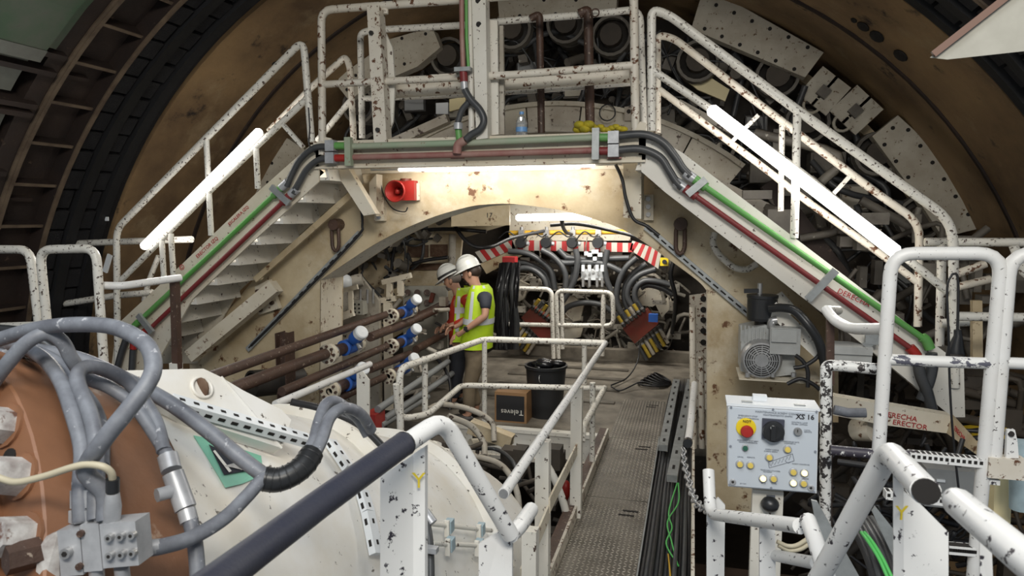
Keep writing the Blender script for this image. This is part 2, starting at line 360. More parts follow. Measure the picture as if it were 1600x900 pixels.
# ================================================================== ring of thrust cylinders and shoes at the bulkhead
def shoe(name_label, poly, holes, Y=7.9, m=SHOE):
    o = tag(obj('thrust_shoe', MB().prism([at(x, y, Y) for x, y in poly], (0, .16, 0)), m), name_label, 'plate')
    for x, y in holes:
        p = at(x, y, Y); obj('bolt_hole', MB().cyl(p+V((0, -.004, 0)), p+V((0, .02, 0)), .021, 8), HOLE, o)
    return o
shoe('dirty white bolted shoe plate at the top, cut off by the frame', [(775, -40), (966, -40), (963, 14), (780, 29)], [(812, 25), (838, 24), (868, 22), (898, 21), (925, 19), (850, 0), (900, 0)])
shoe('long off white bolted plate above the right stair, left of two', [(1098, -14), (1130, -6), (1200, 33), (1287, 82), (1258, 121), (1080, 45)],
     [(1119, 8), (1147, 20), (1175, 33), (1203, 45), (1232, 58), (1262, 74), (1101, 45), (1128, 57), (1156, 70), (1184, 82), (1212, 95), (1241, 108)])
shoe('off white bolted plate at the far right, tapering to a point', [(1403, 180), (1428, 203), (1455, 232), (1503, 300), (1530, 357), (1473, 371), (1420, 290), (1363, 213)],
     [(1395, 200), (1419, 203), (1382, 226), (1438, 228), (1457, 254), (1400, 252), (1475, 280), (1419, 277), (1493, 307), (1513, 335), (1478, 353)])
shoe('grey rounded bolted plate behind the left platform railing', [(606, 62), (648, 50), (677, 47), (688, 74), (652, 104), (617, 119), (602, 92)], [(628, 60), (665, 53), (632, 100), (612, 80)])
shoe('grey bolted plate behind the bend of the left stair handrail', [(530, 112), (552, 104), (577, 86), (581, 128), (546, 158), (528, 135)], [(556, 118), (542, 140)])
shoe('slanted grey plate above the top of the left stair', [(443, 212), (476, 234), (452, 262), (424, 292), (398, 332), (392, 300), (415, 250)], [(440, 225), (425, 255), (405, 300), (418, 285)])
shoe('grey shoe plate low at the far left behind the stair posts', [(395, 330), (420, 292), (440, 310), (410, 350)], [(415, 320)])
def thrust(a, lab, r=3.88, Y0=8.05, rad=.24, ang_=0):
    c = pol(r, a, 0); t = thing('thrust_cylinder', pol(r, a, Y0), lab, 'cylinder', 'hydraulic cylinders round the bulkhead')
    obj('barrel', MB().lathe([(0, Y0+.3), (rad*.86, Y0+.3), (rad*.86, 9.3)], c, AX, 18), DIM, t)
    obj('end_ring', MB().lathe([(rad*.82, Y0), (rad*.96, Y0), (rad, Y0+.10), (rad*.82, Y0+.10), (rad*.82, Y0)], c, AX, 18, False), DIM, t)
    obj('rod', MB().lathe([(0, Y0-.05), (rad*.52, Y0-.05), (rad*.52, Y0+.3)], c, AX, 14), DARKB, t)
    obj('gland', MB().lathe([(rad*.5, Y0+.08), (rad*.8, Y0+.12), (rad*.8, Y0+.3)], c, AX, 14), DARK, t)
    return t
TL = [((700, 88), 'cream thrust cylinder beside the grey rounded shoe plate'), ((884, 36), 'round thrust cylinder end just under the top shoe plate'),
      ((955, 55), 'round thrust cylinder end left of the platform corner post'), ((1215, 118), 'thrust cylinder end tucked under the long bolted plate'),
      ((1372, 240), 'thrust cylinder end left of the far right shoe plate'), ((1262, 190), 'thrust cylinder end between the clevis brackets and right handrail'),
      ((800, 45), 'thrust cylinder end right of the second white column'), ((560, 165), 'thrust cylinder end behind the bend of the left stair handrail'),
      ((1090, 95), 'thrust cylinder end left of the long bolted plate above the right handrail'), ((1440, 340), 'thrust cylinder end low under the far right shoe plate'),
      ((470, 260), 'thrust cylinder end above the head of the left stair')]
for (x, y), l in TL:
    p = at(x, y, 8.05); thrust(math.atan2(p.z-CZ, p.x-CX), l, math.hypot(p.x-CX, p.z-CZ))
# clevis brackets
for (x, y, l) in ((1290, 140, 'pale clevis bracket on the bulkhead, upper left of a pair'), (1340, 170, 'pale clevis bracket on the bulkhead, lower right of a pair')):
    c = at(x, y, 8.0); a = math.atan2(c.z-CZ, c.x-CX); u = V((math.cos(a), 0, math.sin(a))); v = V((-u.z, 0, u.x))
    t = thing('clevis_bracket', c, l, 'bracket')
    for s in (-1, 1): obj('cheek', MB().beam(c-u*.20+v*(.085*s), c+u*.16+v*(.085*s), .03, .2, v), SHOE, t)
    obj('pin_block', MB().box(c-u*.04, (.11, .14, .11), Matrix.Rotation(-a, 3, 'Y')), DIM, t)
    obj('rounded_end', MB().ring(c-u*.20, AX, .085, .018, 14, 6), SHOE, t)
# pale ring strip of the bulkhead
m = MB()
slab(m, 4.42, 4.52, 8.35, 8.5, R(28), R(62), 12)
one('ring_strip', m, CREAM, 'rusty pale strip curving between the bolted plates at right', 'strip')
# ring girder seen between platform and bulkhead
gc = thing('ring_girder', pol(3.1, R(90), 7.2), 'curved white box girder behind the platform railing', 'girder')
for i in range(8):
    a0 = R(52)+i*R(10.5)
    obj('girder_segment', slab(MB(), 2.98, 3.20, 7.15, 7.4, a0, a0+R(10.2), 4), GREYW if i % 2 else SHOE, gc)
obj('top_flange', slab(MB(), 3.20, 3.245, 7.1, 7.45, R(52), R(136), 26), SHOE, gc)
obj('bottom_flange', slab(MB(), 2.94, 2.98, 7.1, 7.45, R(52), R(136), 26), GREYW, gc)
for x, y in ((983, 178), (1003, 178)):
    p = at(x, y, 7.12); obj('eye_plate', MB().box(p, (.09, .05, .14)), GREYW, gc); obj('eye_hole', MB().cyl(p+V((0, -.035, .02)), p+V((0, .0, .02)), .022, 8), HOLE, gc)
obj('wire_loop', MB().ring(at(949, 176, 7.05), AX, .08, .007, 16, 5), BLACK, gc)
one('inner_ring_girder', slab(MB(), 2.62, 2.82, 7.6, 7.8, R(42), R(140), 30), DIM, 'dirty curved girder just below the white box girder', 'girder')
# cabinets, beams, hoses of the dark machine space
rnd = random.Random(3)
BX = [((905, 140), .34, .25, 'grey white junction box marked with number above the girder'), ((655, 165), .30, .2, 'dark control box left of the bright opening behind the railing'),
      ((1040, 190), .22, .3, 'small grey box right of the platform corner post'), ((1105, 235), .32, .16, 'grey valve box under the top of the right handrail'),
      ((1180, 200), .24, .24, 'grey box behind the upper end of the right lamp'), ((1290, 255), .36, .22, 'grey box behind the middle of the right handrail'),
      ((1330, 310), .3, .3, 'grey box behind the lower part of the right lamp'), ((830, 110), .3, .14, 'grey terminal box behind the brown pipe'),
      ((950, 115), .3, .2, 'cream box between brown pipe and platform corner'), ((720, 175), .22, .2, 'grey box above the red hose coupling'),
      ((1400, 420), .25, .35, 'grey box behind the lower right stair handrail'), ((1240, 320), .3, .2, 'dark grey box behind the right lamp tube')]
for k, ((x, y), w_, h_, l) in enumerate(BX):
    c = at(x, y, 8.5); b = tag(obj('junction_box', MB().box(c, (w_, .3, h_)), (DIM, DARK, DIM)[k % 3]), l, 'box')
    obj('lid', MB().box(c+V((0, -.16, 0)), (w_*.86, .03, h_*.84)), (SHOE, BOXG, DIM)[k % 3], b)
    if k == 0: text('3-4', .10, INKK, c+V((-.12, -.178, .03)), (1, 0, 0), (0, 0, 1), b)
one('bright_panel', MB().prism([at(x, y, 8.2) for x, y in ((1062, 118), (1082, 103), (1140, 140), (1133, 158), (1090, 140))], (0, .05, 0)), YELT, 'lit cream panel glimpsed behind the top of the right handrail', 'panel')
one('bright_panel', MB().prism([at(x, y, 8.2) for x, y in ((681, 161), (700, 160), (700, 178), (681, 178))], (0, .05, 0)), WHP, 'small lit white panel glimpsed left of the red hose coupling', 'panel')
one('bright_panel', MB().prism([at(x, y, 8.1) for x, y in ((702, 155), (728, 151), (726, 168), (702, 174))], (0, .05, 0)), YELT, 'small cream plate glimpsed behind the red hose coupling', 'panel')
DB = [((1200, 285), (1340, 470), .16, RIB, 'dark brown slanted beam behind the right lamp'), ((1010, 235), (1200, 330), .13, GREYW, 'dirty cream slanted beam under the right handrail top'),
      ((1060, 160), (1180, 225), .06, GREYW, 'thin pale slanted bar beside the right lamp end'), ((610, 225), (700, 185), .09, GREYW, 'pale slanted tray above the platform deck at left'),
      ((1210, 330), (1300, 440), .05, DARK, 'dark slanted bar low behind the right lamp')]
for p, q, w_, m_, l in DB:
    one('slanted_beam', MB().beam(at(*p, 7.0), at(*q, 7.0), w_, w_, (0, 1, 0)), m_, l, 'beam')
m = MB()
for k in range(380):
    a = R(rnd.uniform(18, 165)); r0 = rnd.uniform(2.7, 4.3); Y = rnd.uniform(8.0, 9.2)
    da = R(rnd.uniform(-14, 14)); r1 = min(4.4, max(2.6, r0+rnd.uniform(-.7, .7)))
    q = [pol(r0, a, Y), pol((r0+r1)/2+rnd.uniform(-.25, .25), a+da*.5, Y-.15*rnd.random()), pol(r1, a+da, Y+rnd.uniform(-.2, .2))]
    m.tube(spline(q, 4), rnd.choice((.009, .012, .016, .024, .035)), 5, caps=False)
obj('hose_tangle', m, HOSE, None, 'stuff'); bpy.data.objects['hose_tangle']['label'] = 'tangle of dark hoses and cables round the bulkhead'
m = MB()
for k in range(330):
    a = R(rnd.uniform(15, 168)); r0 = rnd.uniform(2.6, 4.35); Y = rnd.uniform(8.2, 9.2); c = pol(r0, a, Y)
    M = Matrix.Rotation(-a+rnd.uniform(-.3, .3), 3, 'Y')
    if k % 3: m.box(c, (rnd.uniform(.04, .17), rnd.uniform(.05, .2), rnd.uniform(.03, .12)), M)
    else: m.cyl(c, c+V((rnd.uniform(-.15, .15), -.2, rnd.uniform(-.1, .1))), rnd.uniform(.03, .08), 9)
obj('small_fittings', m, DIM, None, 'stuff'); bpy.data.objects['small_fittings']['label'] = 'small grey valves and fittings crowded on the bulkhead'
# ================================================================== PORTAL ARCH
YP = 5.66
arc = [(1105, 455), (1088, 437), (1033, 397), (983, 364), (940, 346), (883, 330), (833, 322), (793, 318.5), (760, 319.5), (733, 323), (683, 337), (633, 357), (583, 383), (540, 411), (500, 438)]
arcw = [at(x, y, YP) for x, y in arc]
out = [at(x, y, YP) for x, y in ((498, 690), (300, 690), (296, 560), (396, 437), (545, 300), (500, 264), (497, 240), (1004, 232), (1042, 285), (1210, 425), (1310, 515), (1310, 660), (1185, 660), (1185, 800), (1105, 800))]
pa = thing('portal_arch', at(770, 690, YP), 'stained cream steel portal with a wide arch under the walkway bridge', 'arch')
obj('arch_plate', MB().prism(spline(arcw, 4)+out, (0, .02, 0)), CREAM, pa)
sp = spline(arcw, 5)
m = MB()
for i in range(len(sp)-1): m.add([sp[i], sp[i+1], sp[i+1]+V((0, .42, 0)), sp[i]+V((0, .42, 0))], [(0, 1, 2, 3)], True)
obj('arch_soffit', m, WHT, pa)  # whiter than the cream plates: light from inside is put into its colour
obj('edge_plate', MB().prism([at(x, y, 5.47) for x, y in ((548, 297), (395, 434), (400, 441), (555, 304))], (0, .02, 0)), CREAM, pa)
for p, q in ((out[-1], arcw[0]), (arcw[-1], out[0])): obj('leg_side', MB().add([p, q, q+V((0, .42, 0)), p+V((0, .42, 0))], [(0, 1, 2, 3)]), CREAML, pa)
bk = [p+V((0, .42, 0)) for p in sp]+[p+V((0, .42, 0)) for p in out]
obj('rear_plate', MB().prism(bk, (0, .02, 0)), CREAM, pa)
# bolted bracket stubs between arch and deck
for (x0, y0, x1, y1, bx) in ((585, 308, 600, 345, 593), (1004, 304, 1021, 344, 1013)):
    f = obj('bracket_flange', MB().prism([at(x, y, 5.60) for x, y in ((x0, y0), (x1, y0), (x1, y1), (x0, y1))], (0, .06, 0)), CREAML, pa)
    for k in range(3): obj('bolt', MB().hexa(at(bx, y0+7+k*12, 5.605), (0, -1, 0), .021, .022), STEEL, f)
obj('bracket_stub', MB().prism([at(x, y, 5.2) for x, y in ((522, 266), (545, 264), (587, 334), (568, 337))], (0, .08, 0)), CREAML, pa)
obj('bracket_stub', MB().prism([at(x, y, 5.3) for x, y in ((974, 250), (1002, 248), (1002, 342), (974, 340))], (0, .3, 0)), CREAML, pa)
obj('bracket_web', MB().prism([at(x, y, 5.5) for x, y in ((577, 285), (588, 272), (588, 338), (577, 325))], (0, .12, 0)), CREAML, pa)
# lifting rings
for (x, y, l) in ((524, 371, 'rusty oblong lifting link hanging on the portal, left one'), (1063, 373, 'rusty oblong lifting link hanging on the portal, right one')):
    c = at(x, y, 5.58); t = thing('lifting_link', c, l, 'link')
    pts = [c+V((.035*math.cos(a), -.0, .075*math.sin(a)+(.045 if math.sin(a) > 0 else -.045))) for a in [2*PI*i/18 for i in range(18)]]
    obj('oblong_ring', MB().tube(pts, .017, 8, True), PIPER, t)
    obj('lug', MB().lathe([(0, -.03), (.05, -.03), (.055, .0), (.055, .12)], c+V((.0, -.01, .115)), AX, 12), PIPER, t)
for (p, q, n, l) in (((563, 364), (388, 546), 15, 'slotted grey cable channel running down the portal at left'), ((1009, 354), (1183, 502), 15, 'slotted grey cable channel running down the portal at right')):
    a = at(*p, YP-.02); b = at(*q, YP-.02); t = tag(obj('cable_channel', MB().beam(a, b, .045, .05, (1, 0, 1 if p[0] < q[0] else -1)), GALV), l, 'cable channel')
    nrm = V((0, -1, 0))
    for k in range(n):
        u = (k+.5)/n; c = a.lerp(b, u)+nrm*.024; d = (b-a).normalized()
        obj('slot', MB().beam(c-d*.026, c+d*.026, .004, .012, nrm.cross(d)), HOLE, t)
one('cable', MB().tube(spline(pxpath([(560, 300), (564, 325), (566, 352), (556, 372), (470, 462), (392, 540)], YP-.05), 6), .012, 6), BLACK, 'black cable along the left cable channel of the portal', 'cable')
one('cable', MB().tube(spline(pxpath([(962, 257), (972, 280), (978, 310), (990, 342), (1010, 353), (1030, 368)], 5.25), 6), .013, 6), BLACK, 'thick black cable hanging beside the right bracket of the portal', 'cable')
one('bent_grab_bar', MB().tube(spline(pxpath([(1117, 363), (1114, 380), (1124, 398), (1146, 417), (1166, 421), (1183, 412)], 5.55), 6), .026, 8), RAILW, 'bent white grab handle on the right side of the portal', 'handle')
# slanting brace and bolted plate at the left foot
br = one('brace', MB().beam(at(432, 447, 5.45), at(300, 556, 5.35), .12, .12, (0, 1, 0)), CREAML, 'cream slanted box brace below the left stair', 'brace')
bp = thing('anchor_plate', at(415, 480, 5.6), 'small bolted cream plate at the left edge of the portal', 'plate')
obj('base', MB().prism([at(x, y, 5.60) for x, y in ((398, 448), (420, 437), (436, 482), (404, 492))], (0, .05, 0)), CREAML, bp)
for x, y in ((404, 455), (426, 473), (408, 484)): obj('bolt', MB().hexa(at(x, y, 5.60), (0, -1, 0), .02, .03), PIPER, bp)
# siren
t = thing('siren', at(632, 300, 5.6), 'red siren horn mounted on the portal under the lamp', 'siren'); c = at(631, 300, 5.64)
obj('housing', MB().box(c+V((.03, -.02, .01)), (.19, .09, .17)), RED, t)
obj('horn', MB().lathe([(.0, -.06), (.028, -.06), (.035, -.09), (.065, -.12), (.085, -.18), (.092, -.19), (.078, -.185), (.03, -.10)], c, AX, 20), RED, t)
obj('horn_plug', MB().sphere(c+V((0, -.13, 0)), (.026, .03, .026), 10, 8), RED, t); obj('horn_rim', MB().ring(c+V((0, -.188, 0)), AX, .088, .008, 24, 6), RED, t); obj('beacon', MB().cyl(c+V((.03, -.02, .09)), c+V((.03, -.02, .115)), .05, 12), REDM, t)
obj('mounting_plate', MB().box(c+V((.09, .0, .0)), (.12, .02, .15)), CREAML, t)
obj('cable', MB().tube(spline(pxpath([(593, 280), (600, 306), (614, 326), (632, 331), (637, 324)], 5.60), 5), .006, 5), BLACK, t)
text('17', .085, INKK, at(759, 340, 8.09)+V((0, 0, 0)), (1, 0, 0), (0, 0, 1), one('number_plate', MB().prism([at(x, y, 8.1) for x, y in ((705, 318), (796, 316), (796, 352), (705, 354))], (0, .04, 0)), CREAM, 'cream plate marked 17 seen under the arch crown', 'plate'), 'number')
# ================================================================== BRIDGE DECK
YF, YR = 5.0, 5.62
zt = at(740, 214, YF).z; zb = at(740, 259, YF).z
xl = at(493, 240, YF).x; xr = at(1009, 235, YF).x
bd = thing('bridge_deck', ((xl+xr)/2, 5.3, zb), 'white walkway bridge deck between the two stairs', 'bridge')
obj('front_beam', MB().box2((xl, YF, zb), (xr, YF+.02, zt-.02)).box2((xl, YF-.03, zt-.025), (xr, YF+.08, zt)).box2((xl, YF-.03, zb), (xr, YF+.1, zb+.015)), CREAML, bd)
obj('deck_plate', MB().box2((xl, YF+.08, zt-.03), (xr, YR, zt-.01)), CREAML, bd)
obj('rear_beam', MB().box2((xl, YR, zb), (xr, YR+.02, zt+.05)), CREAML, bd)
obj('cross_beam', MB().box2((xl, YF, zb+.05), (xl+.05, YR, zt-.03)), CREAML, bd)
obj('cross_beam', MB().box2((xr-.05, YF, zb+.05), (xr, YR, zt-.03)), CREAML, bd)
for x in (573, 650, 715, 960): obj('edge_clip', MB().box(at(x, 247, YF-.02), (.1, .03, .012)), REDOLD, bd)
def stair(name, lab, top, bot, lowtop, lowbot, n, flip):
    t = thing('stair', at(*bot[0], YF), lab, 'stair')
    poly = [at(x, y, YF) for x, y in top+bot]
    obj('stringer', MB().prism(poly, (0, .018, 0)), CREAML if not flip else WHT, t)
    obj('stringer', MB().prism([p+V((0, YR-YF, 0)) for p in poly], (0, .018, 0)), CREAML, t)
    a = at(*lowtop, YF); b = at(*lowbot, YF)
    for k in range(n):
        c0 = a.lerp(b, k/n); c1 = a.lerp(b, (k+1)/n); s = 1 if c0.x > c1.x else -1
        obj('tread', MB().box2((c1.x-.03*s, YF+.02, c1.z), (c0.x+.02*s, YR, c1.z+.025)), WHT, t)
        obj('riser', MB().prism([V((c0.x+.02*s, YF+.02, c1.z)), V((c0.x+.045*s, YF+.02, c1.z)), V((c0.x+.0*s, YF+.02, c0.z)), V((c0.x-.02*s, YF+.02, c0.z))], (0, YR-YF-.02, 0)), WHT, t)
    return t
sl = stair('stair', 'white stair descending from the bridge to the left', [(486, 226), (400, 302), (283, 414), (182, 508)], [(172, 590), (232, 590), (300, 468), (395, 377), (498, 284), (498, 226)], (505, 247), (205, 533), 9, False)
sr = stair('stair', 'white stair descending from the bridge to the right', [(1004, 212), (1033, 219), (1067, 239), (1147, 300), (1303, 418), (1484, 556), (1506, 570)], [(1508, 652), (1488, 652), (1380, 563), (1200, 423), (1040, 301), (1002, 268)], (1003, 232), (1480, 582), 10, True)
# marker lettering
dl = at(340, 360, YF)-at(300, 398, YF)
text('ERECTOR IZQ', .044, INKR, at(309, 404, YF)+V((0, -.004, 0)), dl, (-.3, 0, 1), sl)
text('ESCALERA IZQ', .038, INKR, at(359, 353, YF)+V((0, -.004, 0)), dl, (-.3, 0, 1), sl)
text('©', .07, INKR, at(284, 424, YF)+V((0, -.004, 0)), dl, (-.3, 0, 1), sl)
dr = at(1350, 477, YF)-at(1308, 458, YF)
text('DERECHA', .050, INKR, at(1307, 457, YF)+V((0, -.004, 0)), dr, (.2, 0, 1), sr)
# ================================================================== HANDRAILS OF STAIRS AND PLATFORM
t = thing('handrail', at(185, 560, YF), 'white handrail on the near side of the left stair', 'railing')
rail(t, pxpath([(184, 572), (182, 358), (474, 62), (487, 222)], YF), .029, RAILW, 'top_rail', .1)
rail(t, pxpath([(190, 437), (330, 296), (484, 150)], YF), .026, RAILW, 'mid_rail')
for p, q in (((322, 212), (330, 368)), ((400, 232), (403, 295)), ((267, 365), (271, 430)), ((253, 375), (256, 435))): rail(t, pxpath([p, q], YF), .024, RAILW, 'post')
obj('strut', MB().beam(at(441, 193, YF), at(474, 230, YF), .03, .03), RAILW, t)
obj('cable', MB().tube(spline(pxpath([(482, 168), (484, 200), (483, 225), (493, 238)], YF-.04), 5), .006, 5), BLACK, t)
t = thing('handrail', at(552, 220, YR), 'white handrail on the far side of the left stair', 'railing')
rail(t, pxpath([(420, 205), (490, 133), (540, 88), (547, 105), (553, 222)], YR), .029, RAILR, 'top_rail', .1)
rail(t, pxpath([(495, 220), (510, 203), (549, 155)], YR), .026, RAILW, 'mid_rail')
rail(t, pxpath([(225, 470), (232, 440), (248, 400)], YR), .026, RAILW, 'post')
t = thing('handrail', at(1250, 365, YF), 'white handrail on the near side of the right stair', 'railing')
rail(t, pxpath([(1018, 205), (1018, 14), (1046, 24), (1240, 168), (1489, 346), (1492, 605)], YF), .031, RAILW, 'top_rail', .14)
rail(t, pxpath([(1020, 110), (1110, 170), (1250, 268), (1480, 455)], YF), .027, RAILW, 'mid_rail')
rail(t, pxpath([(1246, 172), (1241, 372)], YF), .027, RAILW, 'post')
t = thing('handrail', at(1436, 505, YR), 'white handrail on the far side of the right stair', 'railing')
rail(t, pxpath([(1027, 208), (1027, 54), (1053, 60), (1200, 173), (1373, 304), (1437, 348), (1434, 510)], YR), .029, RAILR, 'top_rail', .12)
rail(t, pxpath([(1030, 140), (1200, 267), (1252, 308), (1383, 402), (1436, 443)], YR), .027, RAILR, 'mid_rail')
rail(t, pxpath([(1222, 195), (1220, 330)], YR), .022, RAILW, 'post')
obj('strut', MB().beam(at(1185, 180, YR), at(1140, 225, YR), .03, .03), RAILW, t); obj('strut', MB().beam(at(1328, 275, YR), at(1300, 305, YR), .03, .03), RAILW, t)
t = thing('platform_railing', at(502, 240, YF), 'rusty white front railing of the bridge platform', 'railing')
rail(t, pxpath([(504, 242), (502, 16), (540, 13), (717, 0), (990, -22), (993, 205)], YF), .031, RAILR, 'top_rail', .1)
rail(t, pxpath([(504, 132), (717, 121), (800, 117), (990, 102)], YF), .028, RAILR, 'mid_rail')
obj('collar', MB().box2(at(672, 124, YF-.02), at(716, 116, YF+.02)), RAILR, t); obj('collar', MB().box2(at(762, 120, YF-.02), at(798, 113, YF+.02)), RAILR, t)
for x, y in ((508, 222), (1000, 198)):
    obj('base_lug', MB().prism([at(x-8, y+6, YF-.03), at(x+9, y+6, YF-.03), at(x+9, y-6, YF-.03), at(x, y-8, YF-.03)], (0, .02, 0)), CREAML, t)
t = thing('platform_railing', at(563, 215, YR), 'white rear railing of the bridge platform', 'railing')
rail(t, pxpath([(566, 216), (563, 52), (580, 47), (717, 40), (800, 32), (927, 22), (1000, 14), (1006, 205)], YR), .029, RAILW, 'top_rail', .1)
rail(t, pxpath([(566, 154), (700, 149), (860, 139), (1003, 128)], YR), .026, RAILW, 'mid_rail')
one('fat_pipe', MB().tube(pxpath([(610, 142), (800, 129), (984, 116)], 5.3), .062, 14), RAILR, 'thick rusty white pipe along the bridge platform railing', 'pipe')
# posts
c = thing('column', at(594, 225, YF), 'rust streaked white column at the left of the bridge platform', 'column')
obj('box_section', MB().prism([at(x, y, YF-.06) for x, y in ((573, 9), (592, 8), (604, 222), (584, 223))], (0, .1, 0)), RAILR, c)
obj('gusset', MB().prism([at(x, y, YF+.06) for x, y in ((594, 52), (603, 52), (613, 74), (617, 126), (614, 190), (604, 216), (599, 216))], (0, .02, 0)), WHT, c)
for x, y in ((581, 52), (591, 203)): obj('bolt', MB().hexa(at(x, y, YF-.06), (0, -1, 0), .018, .02), DARK, c)
obj('top_hook', MB().tube(spline(pxpath([(592, 12), (602, 14), (603, 22)], YF), 4), .02, 8), RAILR, c)
c = thing('column', at(749, 216, YF), 'white column in the middle of the bridge platform', 'column')
obj('box_section', MB().prism([at(x, y, YF-.08) for x, y in ((736, -40), (758, -40), (762, 216), (744, 218))], (0, .1, 0)), WHT, c)
obj('side_channel', MB().prism([at(x, y, YF+.05) for x, y in ((759, 30), (777, 32), (779, 210), (764, 212))], (0, .03, 0)), WHT, c)
obj('side_channel', MB().prism([at(x, y, YF+.10) for x, y in ((780, 40), (786, 40), (788, 210), (781, 210))], (0, .03, 0)), GREYW, c)
for x, y in ((748, 38), (747, 1)): obj('bolt_hole', MB().cyl(at(x, y, YF-.085), at(x, y, YF-.07), .02, 10), HOLE, c)
for (x, l) in ((845, 'rusty brown pipe post behind the water bottle'), (921, 'rusty brown pipe post beside the yellow gloves')):
    one('pipe_post', MB().tube(fillet(pxpath([(x-16, 29-(x-845)*.09), (x-2, 22-(x-845)*.09), (x+1, 208-(x-845)*.12)], YR-.05), .06), .030 if x < 900 else .038, 10), PIPER, l, 'post')
obj('chain_hook', MB().ring(at(930, 20, YR-.1), AX, .03, .006), PIPER, bpy.data.objects['pipe_post.001'])
# ================================================================== PIPES AND HOSES ON THE BRIDGE
def clamp(par, x, y, Y, h, m=GALV, w=.05, d=None):
    if d is None: o = obj('clamp', MB().box(at(x, y, Y), (w, .05, h)), m, par)
    else: o = obj('clamp', MB().beam(at(*d[0], Y), at(*d[1], Y), .05, w, (0, 1, 0)), m, par)
    return o
def pipe(lab, pts, Y, r, m, n=10): return one('pipe', MB().tube(pxpath(pts, Y), r, n), m, lab, 'pipe')
g = pipe('worn green pipe along the front of the bridge deck', [(548, 229), (740, 223), (930, 215)], YF-.06, .026, GRNOLD)
r_ = pipe('worn red pipe along the front of the bridge deck', [(548, 246), (740, 241), (930, 235)], YF-.06, .024, REDOLD)
clamp(g, 545, 237, YF-.09, .22, GRNOLD); clamp(g, 931, 225, YF-.09, .22)
for (x, y, pa_, m_, s) in ((531, 228, g, GRNPIPE, 1), (531, 247, r_, RED, 1), (946, 215, g, GRNPIPE, -1), (946, 236, r_, REDPIPE, -1)):
    a = at(x-9*s, y, YF-.06); b = at(x+9*s, y, YF-.06); obj('fitting', MB().cyl(a, b, .030, 10), m_, pa_)
    obj('hose_clamp', MB().box(at(x-13*s, y, YF-.06), (.075, .08, .085)), FITT, pa_)
def hose(lab, pts, Y, r, m=HOSE, n=8, cat='hose', name='hose'): return one(name, MB().tube(spline(pxpath(pts, Y), 7), r, n), m, lab, cat)
hose('upper black hose from the bridge to the left stair pipes', [(519, 229), (492, 231), (470, 248), (457, 270), (448, 291)], YF-.06, .026)
hose('lower black hose from the bridge to the left stair pipes', [(519, 247), (498, 250), (480, 264), (468, 284), (458, 302)], YF-.06, .026)
hose('upper black hose from the bridge to the right stair pipes', [(960, 213), (1005, 210), (1035, 222), (1055, 245), (1066, 262), (1079, 276)], YF-.06, .028)
hose('lower black hose from the bridge to the right stair pipes', [(960, 235), (1000, 233), (1030, 245), (1045, 266), (1055, 282), (1066, 294)], YF-.06, .028)
def stairpipes(side, g0, g1, r0, r1, clamps):
    gp = pipe('bright green pipe along the %s stair' % side, [g0, g1], YF-.05, .021, GRNPIPE)
    rp = pipe('dark red pipe along the %s stair' % side, [r0, r1], YF-.05, .019, REDPIPE)
    for (a, b) in clamps: clamp(gp, 0, 0, YF-.08, 0, GALV, .03, (a, b))
    for p_, q_, ob, m_ in ((g0, g1, gp, GRNPIPE), (r0, r1, rp, REDPIPE)):
        a = at(*p_, YF-.05); d = (at(*q_, YF-.05)-a).normalized(); obj('fitting', MB().cyl(a-d*.06, a+d*.04, .034, 8), m_, ob); obj('hose_clamp', MB().cyl(a-d*.14, a-d*.06, .036, 8), FITT, ob)
    return gp, rp
gl, rl = stairpipes('left', (432, 301), (216, 503), (446, 312), (236, 512), [((424, 292), (452, 318)), ((216, 492), (238, 520))])
gr, rr = stairpipes('right', (1096, 288), (1440, 527), (1081, 302), (1424, 545), [((1103, 280), (1074, 304)), ((1306, 422), (1262, 468)), ((1378, 516), (1352, 542))])
obj('elbow', MB().tube(spline(pxpath([(216, 503), (208, 512), (198, 526)], YF-.05), 4), .03, 8), GRNPIPE, gl)
obj('elbow', MB().tube(spline(pxpath([(236, 512), (212, 528), (208, 545)], YF-.05), 4), .03, 8), RED, rl)
hose('black hose hanging from the green pipe at the left stair foot', [(197, 530), (190, 550), (183, 576)], YF-.05, .028)
hose('black hose hanging from the red pipe at the left stair foot', [(208, 546), (207, 560), (206, 578)], YF-.05, .028)
obj('elbow', MB().tube(spline(pxpath([(1440, 527), (1447, 532), (1453, 545)], YF-.05), 4), .034, 8), GRNPIPE, gr)
obj('elbow', MB().tube(spline(pxpath([(1421, 543), (1428, 550), (1433, 557)], YF-.05), 4), .034, 8), RED, rr)
hose('thick black hose hanging from the green pipe at the right stair foot', [(1455, 552), (1457, 570), (1452, 595), (1440, 625)], YF-.08, .036)
hose('thick black hose hanging from the red pipe at the right stair foot', [(1434, 560), (1438, 585), (1448, 610), (1456, 640)], YF-.1, .036)
# vertical red and green pipes with hoses, at the middle column
rv = pipe('vertical red pipe beside the middle column', [(721, -30), (722, 60), (724, 110)], YF-.1, .019, REDOLD)
gv = pipe('thin vertical green pipe beside the middle column', [(728, -30), (729, 60), (732, 105)], YF-.1, .012, GRNPIPE)
wv = pipe('thin vertical white pipe beside the middle column', [(734, -30), (735, 60), (737, 212)], YF-.03, .024, WHT)
obj('clamp', MB().box(at(724, 109, YF-.1), (.12, .07, .03)), GALV, rv); obj('coupling', MB().tube(pxpath([(724, 112), (725, 128)], YF-.1), .030, 10), REDPIPE, rv); obj('hose_nut', MB().tube(pxpath([(725, 128), (726, 140)], YF-.1), .028, 8), FITT, rv)
hose('black hose curling from the red coupling down to the deck pipes', [(726, 140), (735, 155), (750, 172), (756, 188), (750, 202), (737, 210), (728, 218)], YF-.11, .027)
hose('short dark hose from behind the column down to the green valve', [(738, 150), (732, 160), (722, 172), (715, 192)], YF-.09, .024)
